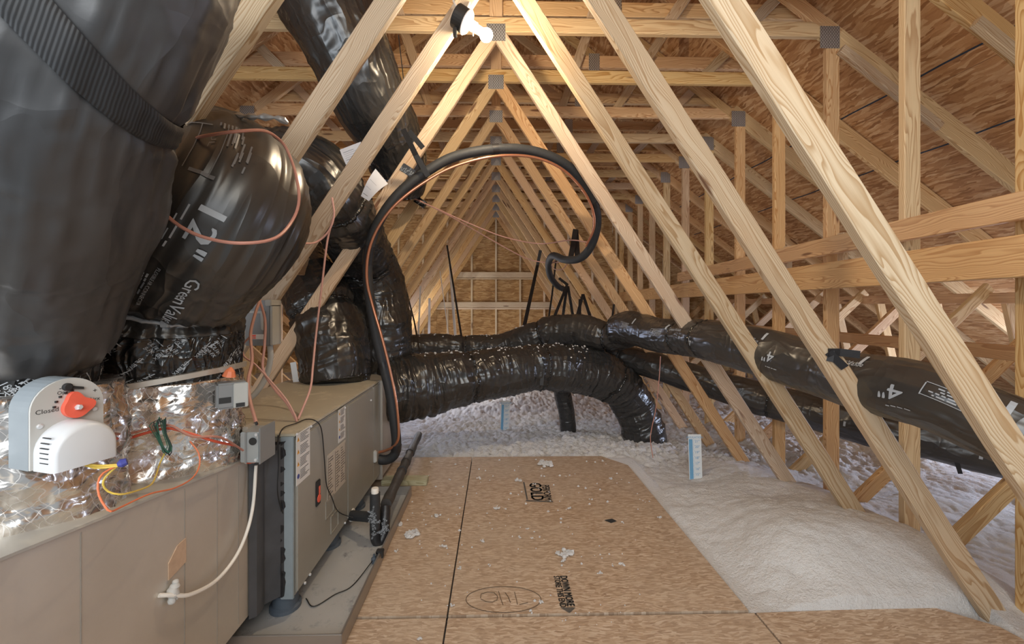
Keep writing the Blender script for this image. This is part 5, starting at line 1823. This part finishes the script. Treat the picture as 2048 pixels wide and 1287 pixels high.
for k in range(9):
    o = r_.uniform(-9, 9)
    pts = [(318 + o * 1.0, 838 + r_.uniform(-6, 6), 1.16), (308 + o * 1.3, 846 + r_.uniform(-8, 8), 1.15), (316 + o * 0.6, 872, 1.155 + r_.uniform(-.008, .008)), (326 + o * 0.4, 894, 1.155), (334 + o, 908 + r_.uniform(-4, 4), 1.15), (340 + o * 0.7, 892, 1.158), (330 + o * .5, 866, 1.16), (326 + o, 836 + r_.uniform(-5, 5), 1.165)]
    wire('', pts, 0.0011, ('wire_green', 'wire_black', 'wire_green', 'wire_black')[k % 4], name='conductor', parent=bd_)
# twisted leads at the junction box
for k, (mt, ph, lb) in enumerate((('wire_red', 0, 'red twisted lead curling under the junction box'), ('wire_white', 2.1, 'white twisted lead curling under the junction box'), ('cable', 4.2, 'brown twisted lead curling under the junction box'))):
    base_ = [Vector(q) for q in smooth_path([tuple(P(*q)) for q in ((484, 850, 1.54), (493, 880, 1.53), (495, 900, 1.52), (488, 912, 1.51), (492, 922, 1.5), (505, 922, 1.49), (520, 918, 1.48))], 0.004)]
    fr2 = frames(base_)
    pts = [p_ + f_[1] * 0.0045 * math.cos(i_ * 0.55 + ph) + f_[2] * 0.0045 * math.sin(i_ * 0.55 + ph) for i_, (p_, f_) in enumerate(zip(base_, fr2))]
    solid('lead', MB().tube(pts, 0.003, 6), M[mt], lb, 'wire', CG, None, True)
wire('black sheathed lead running from the collar to the junction box', [(462, 852, 1.5), (478, 858, 1.52), (500, 852, 1.54), (515, 845, 1.55)], 0.007, 'rubber', 'wire', 'wire')

# ================================================================== bare bulb
lf = thing('light_fixture', P(928, 38, 2.12), 'white keyless lampholder with a glowing bare bulb on a black box', 'lamp')
c0 = P(922, 37, 2.105)
c9 = P(972, 70, 2.11)
ax = (c9 - c0).normalized()
part('outlet_box', MB().lathe([(0.056, -0.03), (0.058, -0.026), (0.058, 0.028), (0.054, 0.03)], c0, ax, 28), M['ink'], lf)
part('box_ear', MB().box(c0 - Vector((0.03, 0, 0.07)), (0.02, 0.03, 0.04), None, 0.003), M['ink'], lf)
part('lampholder', MB().lathe([(0.06, 0.03), (0.061, 0.036), (0.052, 0.046), (0.03, 0.05), (0.027, 0.065), (0.026, 0.086)], c0, ax, 28), M['white'], lf, True)
part('bulb_neck', MB().lathe([(0.022, 0.085), (0.021, 0.105), (0.022, 0.125)], c0, ax, 20), M['white'], lf, True)
bl = MB()
cb = c0 + ax * 0.150
prof = [(0.033 * math.sin(t_), -0.033 * math.cos(t_)) for t_ in np.linspace(0.25, pi - 0.02, 14)]
bl.lathe(prof, cb, ax, 24)
part('bulb', bl, M['bulb'], lf, True)
part('pull_chain', MB().tube([c0 + ax * 0.05 + Vector((0.02, -0.03, -0.02)), c0 + ax * 0.05 + Vector((0.02, -0.03, -0.08))], 0.003, 6), M['white'], lf)
wire('white cable pair feeding the lamp box from above, left strand', [(918, 20, 2.16), (908, 4, 2.18), (905, -15, 2.2), (912, -40, 2.22)], 0.006, 'wire_white', 'cable', 'cable')
wire('white cable pair feeding the lamp box from above, right strand', [(934, 18, 2.16), (940, 2, 2.18), (936, -16, 2.2), (932, -40, 2.22)], 0.006, 'wire_white', 'cable', 'cable')

# ================================================================== papers, tags and depth rulers
def sheet(lab, corners, bend, group='papers tucked by the left webs', mat='paper', lines=0, seed=1):
    """curled sheet of paper from four world corners (a-b bottom edge, d-c top edge)"""
    a, b, c, d = [P(*q) for q in corners]
    n = (b - a).cross(d - a).normalized()
    root = thing('paper_sheet', a, lab, 'paper', group)
    f = lambda s_, t_: a.lerp(b, s_).lerp(d.lerp(c, s_), t_) + n * bend * math.sin(pi * t_ * 0.9)
    K = 12
    vs = [f(i / 3, j / K) for j in range(K + 1) for i in range(4)]
    vs2 = [p_ + n * 0.0008 for p_ in vs]
    m = len(vs)
    fs = []
    for j in range(K):
        for i in range(3):
            q = (j * 4 + i, j * 4 + i + 1, j * 4 + i + 5, j * 4 + i + 4)
            fs += [q, tuple(m + k for k in reversed(q))]
    part('sheet', MB().add(vs + vs2, fs), M[mat], root, 2)
    if lines:
        to = Vector((0, 0, EYE)) - a
        sg = 0.0016 if n.dot(to) > 0 else -0.0012
        r_ = random.Random(seed)
        mb = MB()
        for k in range(lines):
            t_ = 0.12 + 0.76 * k / lines
            e = r_.uniform(0.55, 0.9)
            h = 0.012 if k % 4 == 0 else 0.006
            q = [f(0.1, t_), f(e, t_), f(e, t_ + h), f(0.1, t_ + h)]
            mb.add([p_ + n * sg for p_ in q], [(0, 1, 2, 3)])
        part('fine_print', mb, M['ink'], root)


sheet('curled printed sheet sticking out left of the tan web with the red knot', [(700, 345, 2.24), (742, 330, 2.24), (722, 284, 2.24), (680, 300, 2.24)], 0.015, lines=9)
sheet('printed sheet sticking out right of the tan web below the first one', [(722, 392, 2.24), (738, 402, 2.22), (777, 368, 2.24), (752, 338, 2.24)], 0.012, lines=3, seed=4)
sheet('small grey card tucked behind the bulging 12 duct', [(584, 440, 1.5), (592, 452, 1.5), (617, 398, 1.5), (600, 384, 1.5)], 0.002, mat='card')


def ruler(lab, u0, u1, vt, vb, d, lean):
    a, b = P(u0, vb + 32, d), P(u1, vb + 32, d)
    c, dd = P(u1 + lean, vt, d), P(u0 + lean, vt, d)
    root = thing('depth_ruler', a, lab, 'ruler', 'paper insulation depth rulers')
    ex = (b - a).normalized()
    ey = (dd - a).normalized()
    w, h = (b - a).length, (dd - a).length
    part('card', MB().prism([(0, 0), (w, 0), (w, h), (0, h)], a + Vector((0, 0.0, 0)), ex, ey, -0.0015), M['ruler'], root)
    pm = MB()
    n = ex.cross(ey) * 0.0012
    n = -Vector((0, 0.0018, 0))
    for k in range(7):
        flat_text(pm, '%d"' % (21 - k), h * 0.075, a + ex * (w * 0.68) + ey * (h * (0.86 - k * 0.115)) + n, ex, ey)
    for k in range(28):
        o = a + ex * (w * (0.42 if k % 4 else 0.47)) + ey * (h * (0.88 - k * 0.0288)) + n
        pm.add([o, o - ex * w * 0.08, o - ex * w * 0.08 + ey * h * 0.005, o + ey * h * 0.005], [(0, 3, 2, 1)])
    pm.add([a + ex * w * .04 + n, a + ex * w * .32 + n, a + ex * w * .32 + ey * h * .9 + n, a + ex * w * .04 + ey * h * .9 + n], [(0, 1, 2, 3)])
    flat_text(pm, 'INSULATION', h * 0.06, a + ex * w * .5 + ey * h * 0.94 + n, ex, ey)
    part('ruler_print', pm, M['ruler_blue'], root)


ruler('blue printed depth ruler in the mound by the deck corner', 1379, 1405, 868, 932, 3.02, -3)
ruler('pale blue depth ruler standing under the corrugated trunk duct', 1000, 1017, 801, 845, 4.55, 3)

for o_ in bpy.data.objects:
    if o_.name.startswith('tape_print'):
        o_['kind'] = 'stuff'
